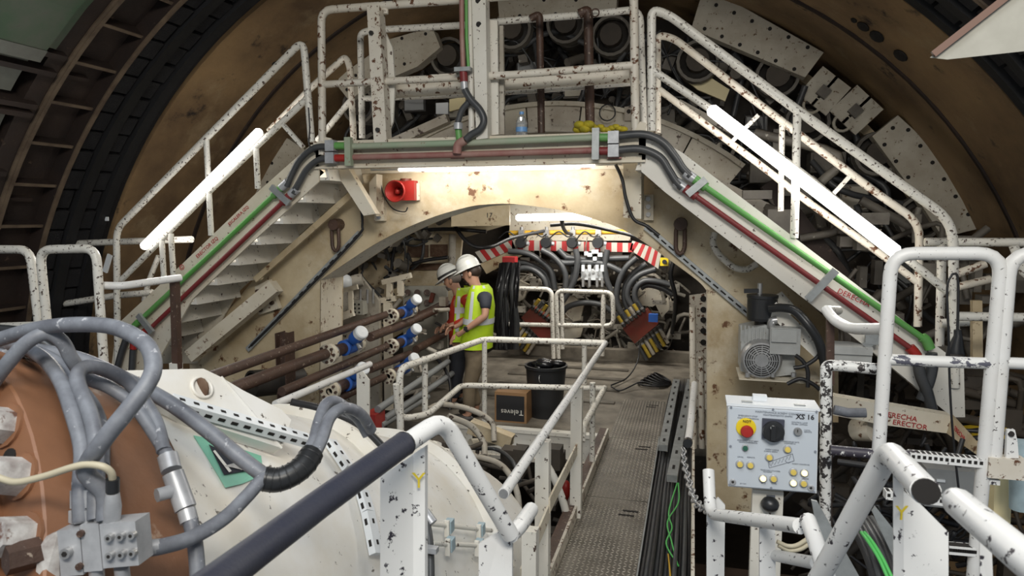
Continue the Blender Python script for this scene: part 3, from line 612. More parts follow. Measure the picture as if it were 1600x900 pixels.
obj('valve', MB().tube(pxpath([(716, 192), (716, 202)], YF-.09), .035, 8), FITT, g); obj('green_nipple', MB().tube(pxpath([(716, 202), (718, 220)], YF-.08), .026, 8), GRNPIPE, g)
obj('red_elbow', MB().tube(spline(pxpath([(727, 219), (716, 226), (714, 240)], YF-.1), 4), .034, 8), REDOLD, r_)
# bottle and gloves on the deck
b0 = at(815, 211, 5.3); b0 = V((b0.x, 5.3, zt-.012)); t = thing('water_bottle', b0, 'clear plastic water bottle standing on the bridge deck', 'bottle')
obj('bottle_body', MB().lathe([(0, 0), (.042, 0), (.046, .02), (.044, .10), (.046, .14), (.03, .185), (.016, .2), (.016, .212)], b0, (0, 0, 1), 14), PET, t)
obj('label', MB().lathe([(.0465, .075), (.0465, .11)], b0, (0, 0, 1), 14), PETB, t); obj('cap', MB().lathe([(.018, .21), (.018, .23), (0, .23)], b0, (0, 0, 1), 12), PETB, t)
m = MB(); rg = random.Random(1)
for k in range(9): m.sphere(at(903+k*3, 203-rg.random()*10, 5.2)+V((0, rg.uniform(-.03, .03), 0)), (.045, .04, .03), 8, 6)
one('gloves', m, GLOVE, 'crumpled yellow work gloves lying on the bridge deck', 'gloves')
m = MB()
for k in range(7): m.sphere(at(938+k*6, 203-rg.random()*5, 5.3), (.035, .04, .022), 8, 6)
one('rag', m, GLOVE, 'dull yellow rag lying right of the gloves on the deck', 'rag')
# ================================================================== FLUORESCENT LAMPS
def lamp(lab, p, q, r, m=TUBE, back=.04, watt=13):
    t = thing('fluorescent_lamp', (p+q)/2, lab, 'lamp'); d = (q-p).normalized()
    obj('glowing_tube', MB().tube([p-d*r*.5, p, q, q+d*r*.5], [r*.6, r, r, r*.6], 12), m, t)
    for sg in (-1, 1):                                                     # light given off by the tube, both sides
        l = bpy.data.lights.new('tube_light', 'AREA'); l.shape = 'RECTANGLE'; l.size = (q-p).length; l.size_y = r*2; l.energy = watt; l.color = (1, .96, .9)
        lo = bpy.data.objects.new('tube_light', l); COL.objects.link(lo); z = V((0, -sg, .25*sg*0-.35)).normalized(); z = (z-d*z.dot(d)).normalized(); y = z.cross(d)
        c_ = (p+q)/2+z*(r*1.3+(back+r if sg < 0 else 0)); X_ = d; Z_ = -z; Y_ = Z_.cross(X_)
        lo.matrix_world = Matrix(((X_.x, Y_.x, Z_.x, c_.x), (X_.y, Y_.y, Z_.y, c_.y), (X_.z, Y_.z, Z_.z, c_.z), (0, 0, 0, 1)))
    obj('back_channel', MB().beam(p+V((0, back, 0)), q+V((0, back, 0)), .03, r*1.2, (0, 1, 0)), WHT, t)
    return t
lamp('long glowing tube lamp slanting along the left stair handrail', at(405, 206, 4.93), at(225, 385, 4.93), .037)
lamp('long glowing tube lamp slanting along the right stair handrail', at(1112, 172, 4.93), at(1399, 393, 4.75), .042)
l3 = lamp('thin horizontal tube lamp under the bridge deck', at(624, 265, 5.30), at(928, 258, 5.30), .016, TUBET, .03, 7)
obj('mounting_rail', MB().beam(at(580, 265, 5.34), at(972, 256, 5.34), .03, .02), GALV, l3)
l4 = lamp('short horizontal tube lamp seen through the arch above the valves', at(809, 340, 8.4), at(922, 338, 8.4), .045, TUBEH, .05, 3.5)
# ================================================================== SCREW CONVEYOR, lower left
def atD(x, y, k): return ray(x, y)*k
SA = V((-2.06, 1.495, -1.28)); SW = V((0.175, 0.903, -0.392)).normalized()
SU = SW.cross(V((0, 0, 1))).normalized(); SV = SU.cross(SW)
def onS(r, a, t): return SA+SW*t+SU*(r*math.cos(R(a)))+SV*(r*math.sin(R(a)))
def cy(x, y, Rr):
    r = ray(x, y); a = r-SW*r.dot(SW); b = -(SA-SW*SA.dot(SW)); aa = a.dot(a); bb = 2*a.dot(b); D = bb*bb-4*aa*(b.dot(b)-Rr*Rr)
    k = (-bb-math.sqrt(max(D, 0)))/2/aa; return r*k
def sband(mb, r, a0, a1, t0, t1, th=.01, n=8):
    vs = []
    for i in range(n+1):
        a = a0+(a1-a0)*i/n; vs += [onS(r, a, t0), onS(r, a, t1), onS(r+th, a, t1), onS(r+th, a, t0)]
    fs = [(0, 1, 2, 3), (4*n+3, 4*n+2, 4*n+1, 4*n)]
    for i in range(n):
        for k in range(4): fs.append((4*i+k, 4*i+4+k, 4*i+4+(k+1) % 4, 4*i+(k+1) % 4))
    return mb.add(vs, fs)
sc = thing('screw_conveyor', onS(0, 0, 1)-V((0, 0, .8)), 'huge white screw conveyor tube with brown bolted flange at lower left', 'conveyor')
def sl_(prof, m, nm, n=72): return obj(nm, MB().lathe(prof, SA, SW, n), m, sc)
fl = sl_([(.45, -.42), (.845, -.42), (.85, -.415), (.85, 0), (.70, .0)], BROWNF, 'brown_flange')
sl_([(.70, -.45), (.72, -.452), (.72, -.42)], BROWNF, 'inner_step')
obj('end_plate', MB().lathe([(0, -.40), (.5, -.40)], SA, SW, 40), BROWNF, sc)
sl_([(.85, 0.002), (.838, .012), (.835, 1.10)], TUBEW, 'tube_shell')
sl_([(.835, 1.10), (.885, 1.10), (.89, 1.105), (.89, 1.19), (.885, 1.195), (.83, 1.195)], TUBEW, 'flange_ring')
sl_([(.825, 1.195), (.825, 1.94)], TUBEW, 'tube_shell')
sl_([(.825, 1.93), (.88, 1.93), (.88, 2.0), (.78, 2.0)], TUBEW, 'flange_ring')
sl_([(.77, 2.0), (.77, 2.72), (.2, 2.72)], TUBEW, 'tube_shell')
for i, a in enumerate((55, 43.5, 32.6, 22, 66, 77)):
    p = onS(.795, a, -.42); b = obj('bolt_head', MB().tubeflat(p, p-SW*.075, .046, 6, .042), BOLTW if i != 3 else BROWNF, fl)
    obj('washer', MB().cyl(p, p-SW*.008, .055, 14), BROWNF, fl)
for a in (49, 60): obj('threaded_hole', MB().cyl(onS(.77, a, -.425), onS(.77, a, -.41), .022, 12), HOLE, fl)
for a in range(20, 86, 6):
    p = onS(.86, a, 1.93); obj('flange_bolt', MB().tubeflat(p+SW*.07, p+SW*.12, .028, 6), TUBEW, sc)
cp = thing('cover_plate', atD(320, 640, 2.35), 'white angled cover plate standing on the screw conveyor tube', 'plate')
pA, pB, pC = atD(190, 579, 2.05), atD(318, 576, 2.3), atD(452, 690, 2.45); pN = (pB-pA).cross(pC-pA).normalized()
if pN.dot(pA) > 0: pN = -pN                                              # towards the viewer
def onP(x, y, off=0): r = ray(x, y); return r*(pA.dot(pN)/r.dot(pN))+pN*off
obj('plate', MB().prism([onP(x, y) for x, y in ((190, 579), (318, 576), (345, 589), (380, 610), (440, 640), (455, 656), (440, 700), (300, 655), (235, 618))], pN*-.05), TUBEW, cp)
obj('scar', MB().sphere(onP(315, 606), (.03, .008, .035), 10, 6), TAPE, cp); obj('scar_ring', MB().ring(onP(315, 606, .003), pN, .036, .006), TUBEW, cp)
obj('weld_seam', MB().tube([onP(345, 589, .0), onP(440, 700, .0)], .006, 6), TUBEW, cp)
def tray(lab, pts, wd, nslots, hgt=.035):
    """slotted trunking: world points, laid along the tube"""
    t = thing('cable_tray', pts[0], lab, 'cable tray')
    for i in range(len(pts)-1):
        a, b = pts[i], pts[i+1]; mid = (a+b)/2; up = (mid-SA); up = (up-SW*up.dot(SW)).normalized()
        obj('channel', MB().beam(a, b, wd, hgt, up), WHP, t); d = (b-a).normalized(); n = max(1, round(nslots/(len(pts)-1)))
        for k in range(n):
            c = a.lerp(b, (k+.5)/n)
            s_ = d.cross(up).normalized()
            obj('slot', MB().beam(c+up*(hgt*.5)-d*.009, c+up*(hgt*.5)+d*.009, .011, .004, up), HOLE, t)
            obj('slot', MB().beam(c+s_*(wd*.5)-d*.012, c+s_*(wd*.5)+d*.012, .004, .011, up), HOLE, t)
            obj('slot', MB().beam(c-s_*(wd*.5)-d*.012, c-s_*(wd*.5)+d*.012, .004, .011, up), HOLE, t)
    return t
tray('white slotted cable tray lying along the top of the conveyor tube', [onP(262, 632, .02), onP(475, 692, .02)], .045, 11)
tray('white slotted cable tray curving down round the conveyor tube', [cy(516, 690, .87), cy(545, 733, .87)], .05, 3, .03)
tray('lower length of white slotted cable tray on the conveyor tube', [cy(566, 768, .87), cy(575, 800, .87), cy(588, 866, .87)], .05, 5, .03)
# worn green sticker
st = thing('sticker', cy(360, 722, .845), 'worn green sticker with a dark triangle on the conveyor tube', 'sticker')
def patch(pts, rr, m, nm, par): return obj(nm, MB().prism([cy(x, y, rr) for x, y in pts], tuple((cy(360, 720, rr)-cy(360, 720, rr+.002)))), m, par)
patch([(302, 680), (322, 684), (372, 700), (408, 712), (412, 742), (378, 756), (352, 762), (336, 735)], .843, GREENS, 'green_ground', st)
patch([(326, 694), (404, 732), (350, 742)], .847, NAVY, 'dark_triangle', st)
patch([(333, 705), (336, 703), (362, 736), (358, 738)], .850, INKW, 'white_bar', st)
patch([(350, 728), (385, 718), (400, 732), (385, 736), (366, 731)], .850, STEEL, 'worn_patch', st)
# manifold block on the brown flange
def sbox(r, a, t, ax_, tg, rd):
    rad = SU*math.cos(R(a))+SV*math.sin(R(a)); tan = -SU*math.sin(R(a))+SV*math.cos(R(a))
    return MB().box(onS(r, a, t), (ax_, tg, rd), Matrix((SW, tan, rad)).transposed())
mf = thing('valve_manifold', onS(.85, 30, -.28), 'dusty grey hydraulic valve block bolted on the brown flange', 'valve block')
BM = Matrix.Rotation(R(-5), 3, FW) @ Matrix((RT, -FW, UP)).transposed(); bx_, bz_ = BM.col[0], BM.col[2]; bn_ = -FW
def fpt(x, y, k=1.50): return atD(x, y, k)
def fblock(nm, x0, x1, y0, y1, k, dep, m, par): s_ = k/F; return obj(nm, MB().box(atD((x0+x1)/2, (y0+y1)/2, k)+FW*(dep/2), ((x1-x0)*s_, dep, (y1-y0)*s_), BM), m, par)
mb0 = fblock('block', 92, 127, 828, 900, 1.50, .05, FITT, mf); mb_ = fblock('block', 128, 157, 819, 893, 1.50, .055, FITT, mf); mb2 = fblock('block', 158, 214, 817, 886, 1.49, .06, FITT, mf)
obj('bracket', MB().prism([atD(x, y, k) for x, y, k in ((56, 893, 1.50), (60, 858, 1.50), (72, 838, 1.51), (92, 830, 1.52), (93, 902, 1.52), (70, 905, 1.5))], FW*.02), BOLTW, mf)
p = atD(38, 868, 1.50); d_ = (bn_-RT*.8).normalized(); obj('bracket_bolt', MB().tubeflat(p-d_*.03, p+d_*.035, .033, 6), PIPER, mf)
for x, y in ((174, 838), (192, 836), (209, 834), (175, 866), (193, 864), (210, 862)):
    p = atD(x, y, 1.49); sc_ = obj('socket_screw', MB().cyl(p, p+bn_*.014, .0085, 12), STEEL, mb2)
    obj('hex_socket', MB().cyl(p+bn_*.0142, p+bn_*.015, .004, 6), HOLE, mb2)
for x, y in ((107, 862),): p = atD(x, y, 1.5); obj('socket_screw', MB().cyl(p, p+bn_*.014, .012, 8), STEEL, mb0); obj('hex_socket', MB().cyl(p+bn_*.0142, p+bn_*.016, .006, 6), HOLE, mb0)
for x, y in ((128, 833), (126, 884)): p = atD(x, y, 1.5); obj('rusty_screw', MB().cyl(p, p+bn_*.008, .008, 8), PIPER, mb_)
for x in (150, 190): obj('lower_port', MB().tube([atD(x, 886, 1.52), atD(x+2, 905, 1.53)], .016, 10), FITT, mf)
# hoses: pixel + distance
def hk(lab, pts, r, m=HOSEG, n=9, name='hose'): return one(name, MB().tube(spline([atD(*p) for p in pts], 7), r, n), m, lab, 'hose' if name == 'hose' else 'cable')
def ferrule(par, p, q, r, m=FITT): return obj('ferrule', MB().tube([atD(*p), atD(*q)], r, 10), m, par)
h1 = hk('grey hose rising from the left port of the valve block', [(127, 815, 1.53), (126, 760, 1.55), (128, 700, 1.6), (112, 640, 1.66), (92, 590, 1.75), (62, 556, 1.85), (22, 538, 1.95), (-30, 540, 2.0)], .0185)
h2 = hk('grey hose rising from the middle port of the valve block', [(150, 812, 1.52), (150, 755, 1.55), (150, 690, 1.6), (140, 645, 1.65), (122, 600, 1.72), (124, 580, 1.75), (142, 573, 1.78), (172, 580, 1.83), (205, 600, 1.87), (242, 655, 1.86), (256, 705, 1.80)], .0185)
h3 = hk('grey hose looping high over the brown flange in a big arc', [(165, 812, 1.51), (163, 770, 1.52), (134, 735, 1.50), (160, 690, 1.48), (200, 640, 1.5), (230, 600, 1.53), (240, 570, 1.56), (226, 536, 1.6), (180, 512, 1.66), (120, 507, 1.7), (60, 513, 1.75), (0, 530, 1.8), (-40, 545, 1.8)], .0195)
for (x, y, k, pr) in ((126, 812, 1.55, h1), (147, 811, 1.54, h2), (165, 810, 1.53, h3)):
    ferrule(pr, (x, y-47, k+.01), (x, y-20, k+.005), .0218); obj('nut', MB().tubeflat(atD(x, y-16, k), atD(x, y+2, k), .0235, 6), FITT, pr); ferrule(pr, (x, y+4, k), (x, y+16, k), .019)
h4 = hk('grey hose bending left at the upper left corner of the flange', [(-20, 610, 1.75), (10, 570, 1.72), (42, 535, 1.72), (74, 521, 1.74), (98, 535, 1.76), (113, 562, 1.78), (135, 590, 1.82), (172, 606, 1.86), (210, 634, 1.86), (243, 680, 1.83), (262, 712, 1.80)], .018)
ferrule(h4, (262, 712, 1.80), (268, 735, 1.78), .026); tee = ferrule(h4, (270, 740, 1.775), (290, 795, 1.75), .027); ferrule(h4, (291, 797, 1.75), (296, 815, 1.74), .023)
obj('side_stub', MB().tube([atD(278, 765, 1.76), atD(245, 774, 1.72)], .018, 8), FITT, h4)
hk('grey hose running down the front edge of the brown flange', [(297, 812, 1.74), (304, 845, 1.72), (308, 885, 1.70), (310, 930, 1.68)], .019)
h5 = hk('long grey hose crossing the conveyor tube down to the spiral wrap', [(40, 545, 2.0), (120, 560, 2.0), (190, 590, 1.98), (262, 628, 1.95), (323, 672, 1.93), (375, 715, 1.92), (415, 745, 1.92)], .022)
h6 = hk('grey hose from the valve block round to the spiral wrap', [(222, 857, 1.56), (252, 854, 1.60), (300, 840, 1.68), (350, 810, 1.76), (385, 776, 1.83), (412, 748, 1.88), (440, 742, 1.92)], .019)
ferrule(h6, (212, 858, 1.54), (224, 857, 1.56), .016); ferrule(h6, (226, 857, 1.56), (250, 854, 1.60), .0185)
h7 = hk('pair hose leaving the spiral wrap upwards, left one', [(440, 742, 1.93), (470, 722, 1.98), (490, 690, 2.05), (498, 660, 2.12), (508, 634, 2.18), (522, 627, 2.22), (540, 637, 2.28), (560, 655, 2.35), (575, 680, 2.36)], .019)
h8 = hk('pair hose leaving the spiral wrap upwards, right one', [(440, 748, 1.91), (478, 728, 1.95), (500, 693, 2.02), (514, 655, 2.1), (532, 639, 2.16), (552, 640, 2.22), (568, 652, 2.28), (580, 672, 2.34)], .019)
wr = [atD(*p) for p in ((412, 748, 1.89), (432, 750, 1.9), (455, 742, 1.92), (475, 727, 1.95), (488, 708, 1.99))]
wp = one('spiral_wrap', MB().tube(spline(wr, 6), .034, 12), BLACKP, 'black spiral wrap holding the hoses together on the conveyor tube', 'hose wrap')
sw = spline(wr, 6)
for i in range(1, len(sw)-1, 3): obj('coil', MB().ring(sw[i], sw[i+1]-sw[i-1], .0335, .0022, 14, 5), BLACKP, wp)
cc = hk('thin cream cable looping over the bolts to the valve block', [(-20, 738, 1.5), (8, 750, 1.5), (30, 753, 1.49), (70, 744, 1.48), (110, 731, 1.47), (135, 726, 1.47), (160, 729, 1.47), (173, 738, 1.48), (176, 750, 1.49)], .008, CREAMC, 7, 'cable')
obj('plug', MB().tube([atD(176, 748, 1.49), atD(176, 768, 1.495)], .014, 10), BLACKP, cc); obj('sensor_body', MB().tube([atD(176, 770, 1.495), atD(176, 790, 1.5), atD(174, 818, 1.51)], [.014, .018, .018], 10), FITT, cc)
hk('black ribbed hose lying behind the grey loops at the left edge', [(-20, 515, 2.1), (40, 522, 2.1), (80, 545, 2.1), (110, 565, 2.1), (150, 585, 2.1)], .020, BLACKP)
cb_ = hk('grey cable lying over the crown of the brown flange', [(-10, 555, 1.95), (50, 548, 1.98), (95, 570, 1.96), (120, 600, 1.93), (150, 640, 1.88), (160, 680, 1.8), (160, 730, 1.7)], .017)
hk('black cable bundle round the second flange ring of the conveyor', [(455, 628, 2.55), (500, 638, 2.6), (545, 655, 2.6), (575, 675, 2.55), (600, 700, 2.5)], .014, BLACK, 7)
# small pipes with blue grey clamps on the tube
for (a, b, l) in (((672, 818), (768, 829), 'thin upper white pipe clamped on the conveyor tube'), ((676, 849), (764, 853), 'thin lower white pipe clamped on the conveyor tube')):
    p = one('pipe', MB().tube([cy(*a, .89), cy(*b, .89)], .011, 8), WHT, l, 'pipe')
    for u in (.28, .80):
        c = cy(*a, .89).lerp(cy(*b, .89), u); obj('clamp_block', MB().box(c, (.034, .045, .055)), BLUEG, p); obj('clamp_plate', MB().box(c+V((.0, -.03, 0)), (.022, .012, .075)), WHT, p)
bh = hk('black cable with clips running down beside the near post', [(664, 805, 2.7), (668, 825, 2.66), (672, 860, 2.6), (673, 930, 2.5)], .016, HOSE, 7)
obj('clip', MB().box(atD(670, 858, 2.57), (.07, .03, .02)), FITT, bh); obj('gland', MB().tube([atD(663, 800, 2.7), atD(676, 818, 2.68)], .022, 8), FITT, bh)
# ================================================================== FOREGROUND HANDRAILS
nr = thing('near_handrail', atD(640, 900, 1.2), 'near handrail with black foam sleeve and white bent end, lower left', 'railing')
K = lambda *p: [atD(*q) for q in p]
obj('foam_sleeve', MB().tube(K((230, 990, .95), (400, 862, 1.24), (500, 787, 1.43), (632, 693, 1.72)), .031, 18), FOAM, nr)
obj('sleeve_end', MB().ring(atD(632, 693, 1.72), atD(632, 693, 1.72)-atD(500, 787, 1.43), .028, .0045, 16, 6), BLACKP, nr)
rail(nr, K((615, 706, 1.68), (692, 655, 1.86), (798, 836, 2.05)), .0255, NEARW, 'bent_tube', .06, 14)
rail(nr, K((798, 836, 2.05), (812, 822, 2.12), (830, 796, 2.3)), .0245, NEARW, 'bent_tube', .03, 12)
obj('post', MB().prism(K((594, 745, 1.78), (662, 700, 1.86), (662, 960, 1.86), (594, 960, 1.78)), (.0, .014, 0)), NEARW, nr)
obj('post_edge', MB().prism(K((642, 712, 1.84), (664, 698, 1.84), (664, 960, 1.84), (642, 960, 1.84)), (.0, .02, 0)), NEARW, nr)
text('Y', .06, INKY, atD(644, 762, 1.825), RT, (0, 0, 1), nr, 'yellow_mark')
obj('post', MB().prism(K((748, 850, 2.06), (782, 830, 2.08), (800, 840, 2.08), (800, 960, 2.08), (748, 960, 2.06)), (.0, .014, 0)), NEARW, nr)
nr2 = thing('near_handrail', atD(1430, 900, 1.0), 'near white handrail bend with open black pipe end, lower right', 'railing')
rail(nr2, K((1275, 912, 1.88), (1389, 704, 1.58), (1446, 767, 1.27)), .0265, NEARW, 'bent_tube', .05, 16)
obj('pipe_mouth', MB().cyl(atD(1446, 767, 1.27), atD(1447.5, 769, 1.262), .0238, 18), HOLE, nr2)
obj('post', MB().prism(K((1396, 745, 1.5), (1412, 760, 1.48), (1412, 960, 1.48), (1396, 960, 1.5)), (.004, .02, 0)), NEARW, nr2)
obj('post', MB().prism(K((1412, 768, 1.48), (1440, 790, 1.48), (1482, 832, 1.48), (1482, 960, 1.48), (1412, 960, 1.48)), (.0, .014, 0)), NEARW, nr2)
text('Y', .045, INKY, atD(1398, 812, 1.47), RT, (0, 0, 1), nr2, 'yellow_mark')
nr3 = thing('near_handrail', atD(1600, 930, .9), 'near white handrail with rounded end at the lower right corner', 'railing')
obj('tube', MB().tube(K((1490, 778, 1.22), (1493, 781, 1.21), (1498, 786, 1.19), (1560, 838, 1.04), (1700, 955, .84)), [.014, .022, .0255, .0255, .0255], 16), NEARW, nr3)
obj('post', MB().prism(K((1531, 850, 1.2), (1550, 865, 1.19), (1554, 960, 1.19), (1531, 960, 1.2)), (.004, .014, 0)), NEARW, nr3)
nr4 = thing('near_handrail', atD(1118, 900, 1.7), 'short white bent handrail holding the chain, below the control panel', 'railing')
rail(nr4, K((1107, 735, 2.95), (1110, 803, 2.85), (1250, 822, 2.12)), .0248, NEARW, 'bent_tube', .06, 12)
rail(nr4, K((1262, 812, 2.12), (1276, 850, 2.0), (1296, 915, 1.88)), .0245, NEARW, 'bent_tube', .05, 12)
obj('post', MB().prism(K((1104, 795, 2.9), (1122, 778, 2.9), (1133, 790, 2.9), (1131, 960, 2.9), (1104, 960, 2.9)), (.0, .014, 0)), NEARW, nr4)
obj('post', MB().prism(K((1187, 826, 2.4), (1211, 826, 2.4), (1213, 960, 2.4), (1187, 960, 2.4)), (.0, .03, 0)), NEARW, nr4)
rail(nr4, K((1212, 868, 2.4), (1275, 880, 2.1)), .02, NEARW, 'low_tube')
# ================================================================== LEFT RAILS AND POSTS
t = thing('gate_railing', at(60, 510, 3.7), 'white tubular gate frame cut by the left edge', 'railing')
rail(t, pxpath([(-60, 389), (47, 390), (62, 515)], 3.7), .03, RAILW, 'frame', .1)
rail(t, pxpath([(-60, 512), (64, 508)], 3.7), .027, RAILW, 'low_rail')
t = thing('gate_railing', at(160, 565, 3.7), 'white tubular gate frame, second from the left edge', 'railing')
rail(t, pxpath([(75, 520), (62, 390), (150, 388), (163, 580)], 3.7), .03, RAILW, 'frame', .1)
rail(t, pxpath([(70, 508), (160, 508)], 3.7), .027, RAILW, 'low_rail')
t = thing('hand_bar', at(276, 580, 4.2), 'scuffed white hand bar on a rusty post at the left stair foot', 'railing')
rail(t, pxpath([(157, 446, 3.75), (190, 447, 3.8), (282, 434, 4.2)]), .027, NEARC, 'bar'); obj('post', MB().beam(at(273, 438, 4.2), at(277, 576, 4.2), .05, .05, (0, 1, 0)), PIPER, t)
obj('foot_clip', MB().box(at(275, 572, 4.2), (.07, .06, .05)), WHT, t)
for pts, l in (([(-40, 387), (178, 378), (300, 374)], 'upper horizontal grey tube rail behind the left gate frames'), ([(-40, 497), (180, 462), (238, 457)], 'lower horizontal grey tube rail behind the left gate frames')):
    one('tube_rail', MB().tube(pxpath(pts, 5.4), .032, 8), RAILW, l, 'railing')
one('slotted_bracket', MB().beam(at(172, 398, 5.4), at(164, 425, 5.4), .05, .02, (0, 1, 0)), WHP, 'small white slotted bracket at the left stair foot', 'bracket')
one('white_tag', MB().box(at(167, 342, 5.6), (.04, .01, .04)), WHP, 'tiny white paper tag stuck on the black seal', 'tag')
p = at(442, 520, 5.3); q = at(442, 640, 5.3); m = MB(); m.box2((p.x-.05, 5.25, q.z), (p.x-.04, 5.4, p.z)); m.box2((p.x+.04, 5.25, q.z), (p.x+.05, 5.4, p.z)); m.box2((p.x-.04, 5.31, q.z), (p.x+.04, 5.33, p.z))
one('rusty_post', m, PIPER, 'short rusty steel H post left of the pipes', 'post')
t = thing('inclined_rail', at(567, 655, 4.6), 'chipped white handrail with flat post left of the pit', 'railing')
rail(t, [atZ(430, 632, -1.2), atZ(578, 569, -1.2)], .026, NEARC, 'rail'); obj('post', MB().prism([at(x, y, 4.75) for x, y in ((557, 584), (566, 580), (577, 594), (577, 665), (558, 665))], (0, .012, 0)), WHT, t)
# ================================================================== WALKWAY, INNER DECK, CABLE TRAY
ZF = -2.3
wk = thing('walkway', (-.55, 5, ZF-.05), 'worn steel chequer plate walkway leading under the arch', 'walkway')
def plate(x0, x1, y0, y1, par, m=TREAD, lug=LUG, pitch=.034):
    o = obj('chequer_plate', MB().box2((x0, y0+.004, ZF-.02), (x1, y1-.004, ZF)), m, par)
    b = MB(); nx = int((x1-x0)/pitch); ny = int((y1-y0)/pitch)
    for i in range(nx):
        for j in range(ny):
            c = V((x0+(i+.5)*pitch, y0+(j+.5)*pitch, ZF)); s = 1 if (i+j) % 2 else -1; d = V((s*.7, .7, 0)); e = V((-d.y, d.x, 0)); h = V((0, 0, .0035))
            b.add([c-d*.017, c+e*.0055, c+d*.017, c-e*.0055, c-d*.008+h, c+d*.008+h], [(0, 3, 5, 4), (3, 2, 5), (2, 1, 4, 5), (1, 0, 4)])
    obj('raised_lugs', b, lug, o, 'stuff')
    return o
for k, (y0, y1) in enumerate(((2.7, 3.9), (3.9, 5.45), (5.45, 7.02), (7.02, 8.6))):
    o = plate(-.81, -.29, y0, y1, wk)
    for dx in (-.02, -.10): obj('hand_slot', MB().box((-.42+dx*.3, y1-.2+dx, ZF+.001), (.12, .025, .005)), HOLE, o)
obj('kerb', MB().box2((-.83, 2.7, ZF-.08), (-.81, 7.0, ZF+.10)), RAILR, wk); obj('kerb_flange', MB().box2((-.90, 2.7, ZF+.085), (-.81, 7.0, ZF+.10)), PIPER, wk)
fd = struct('floor_deck', MB().box2((-3.35, 7.02, ZF-.12), (-.81, 11.3, ZF-.002)), DECK)
struct('deck_strip', MB().box2((-.29, 7.02, ZF-.12), (.5, 11.3, ZF-.002)), DECK, fd); struct('deck_strip', MB().box2((-.81, 8.6, ZF-.12), (-.29, 11.3, ZF-.002)), DECK, fd)
struct('edge_beam', MB().box2((-2.75, 6.96, ZF-.02), (-.83, 7.06, ZF+.02)), WHT, fd); struct('edge_beam', MB().box2((-2.75, 6.98, ZF-.28), (-.83, 7.0, ZF-.02)), WHT, fd)
struct('edge_beam', MB().box2((-2.75, 6.94, ZF-.32), (-.83, 7.06, ZF-.28)), RAILR, fd)
for k in range(5): struct('deck_batten', MB().box2((-2.6, 8.3+k*.62, ZF), (-.9, 8.42+k*.62, ZF+.015)), TREAD, fd)
struct('rear_kerb', MB().box2((-3.0, 11.0, ZF), (.3, 11.2, ZF+.16)), DECK, fd)
struct('floor_pit', MB().box2((.06, 2.4, -3.05), (1.1, 5.9, -3.0)), mat('brown_mud', (.11, .065, .042), .85, col2=(.05, .032, .022), s2=4, amt2=.9, chip=(.3, .17, .08), schip=6, thr=.68, soft=.02))
ct = thing('cable_trench', (-.12, 5, ZF), 'white steel trench beside the walkway carrying black cables', 'cable tray')
obj('side_plate', MB().box2((.035, 2.6, ZF-.3), (.055, 6.6, ZF+.28)), RAILR, ct); obj('side_plate', MB().box2((-.295, 2.9, ZF-.1), (-.285, 7.0, ZF+.06)), GALV, ct)
obj('tray_floor', MB().box2((-.285, 2.6, ZF-.12), (.035, 10.5, ZF-.10)), DARK, ct)
for k in range(11):
    x = -.262+k*.028; j = (k*7 % 5)*.012
    one('power_cable', MB().tube(spline([V((x-.02, 2.2, ZF-.72)), V((x-.01, 2.9, ZF-.30)), V((x, 3.7+j, ZF+.02+j)), V((x+.004, 4.6, ZF+.05+j)), V((x, 5.6, ZF+.03)), V((x+.006, 6.6, ZF+.02)), V((x, 8.2, ZF+.0)), V((x*.8, 10.2, ZF-.02))], 5), .0165, 8),
        HOSE if k % 2 else BLACK, 'black power cable in the trench, %s from the walkway side' % 'first second third fourth fifth sixth seventh eighth ninth tenth eleventh'.split()[k], 'cable', 'black cables in the trench')
for k, l in ((0, 'green and yellow earth wire winding over the black cables, left one'), (1, 'green and yellow earth wire winding over the black cables, right one')):
    pts = [(1058, 755), (1045, 800-k*6), (1050+k*8, 825), (1041+k*13, 850), (1060, 884)] if k == 0 else [(1060, 755), (1060, 785), (1043, 815), (1049, 845), (1058, 880)]
    one('earth_wire', MB().tube(spline([atZ(x, y, ZF+.11) for x, y in pts], 6), .006, 6), CABG, l, 'wire')
one('earth_wire', MB().tube(spline([atZ(x, y, ZF+.10) for x, y in ((1044, 866), (1046, 885), (1048, 910))], 5), .006, 6), YELP, 'short yellow wire at the bottom edge on the black cables', 'wire')
def angle_bar(a, b, lab, w_=.085):
    t = tag(obj('slotted_bar', MB().beam(a, b, w_, .06), GALV), lab, 'bar'); d = (b-a).normalized(); n = 9
    for k in range(n):
        c = a.lerp(b, (k+.5)/n)+V((0, 0, .031)); obj('slot', MB().beam(c-d*.045, c+d*.045, .022, .003), HOLE, t)
    return t
angle_bar(atZ(1057, 596, ZF+.12), atZ(1036, 700, ZF+.12), 'grey slotted steel bar lying on the cable trench, left one'); angle_bar(atZ(1079, 596, ZF+.13), atZ(1050, 748, ZF+.13), 'grey slotted steel bar lying on the cable trench, right one')
for (x, y0, y1, l) in ((1083, 480, 640, 'rusty white pipe post just inside the right leg of the arch'), (1096, 556, 640, 'short white pipe post beside the right leg of the arch')):
    one('pipe_post', MB().tube([at(x-1, y0, 6.3), at(x+1, y1+60, 6.3)], .028, 8), RAILR, l, 'post')
ch = thing('channel_post', at(1080, 560, 8.2), 'pale steel channel with holes standing behind the right leg', 'post')
obj('web', MB().prism([at(x, y, 8.2) for x, y in ((1077, 462), (1104, 458), (1104, 640), (1077, 640))], (0, .05, 0)), RAILR, ch)
for y in (467, 484, 500, 517, 535): obj('hole', MB().cyl(at(1099, y, 8.19), at(1099, y, 8.21), .035, 12), HOLE, ch)
rd = thing('railing_stub', atD(1078, 700, 4.4), 'white rail with black end cap where the chain is hooked', 'railing')
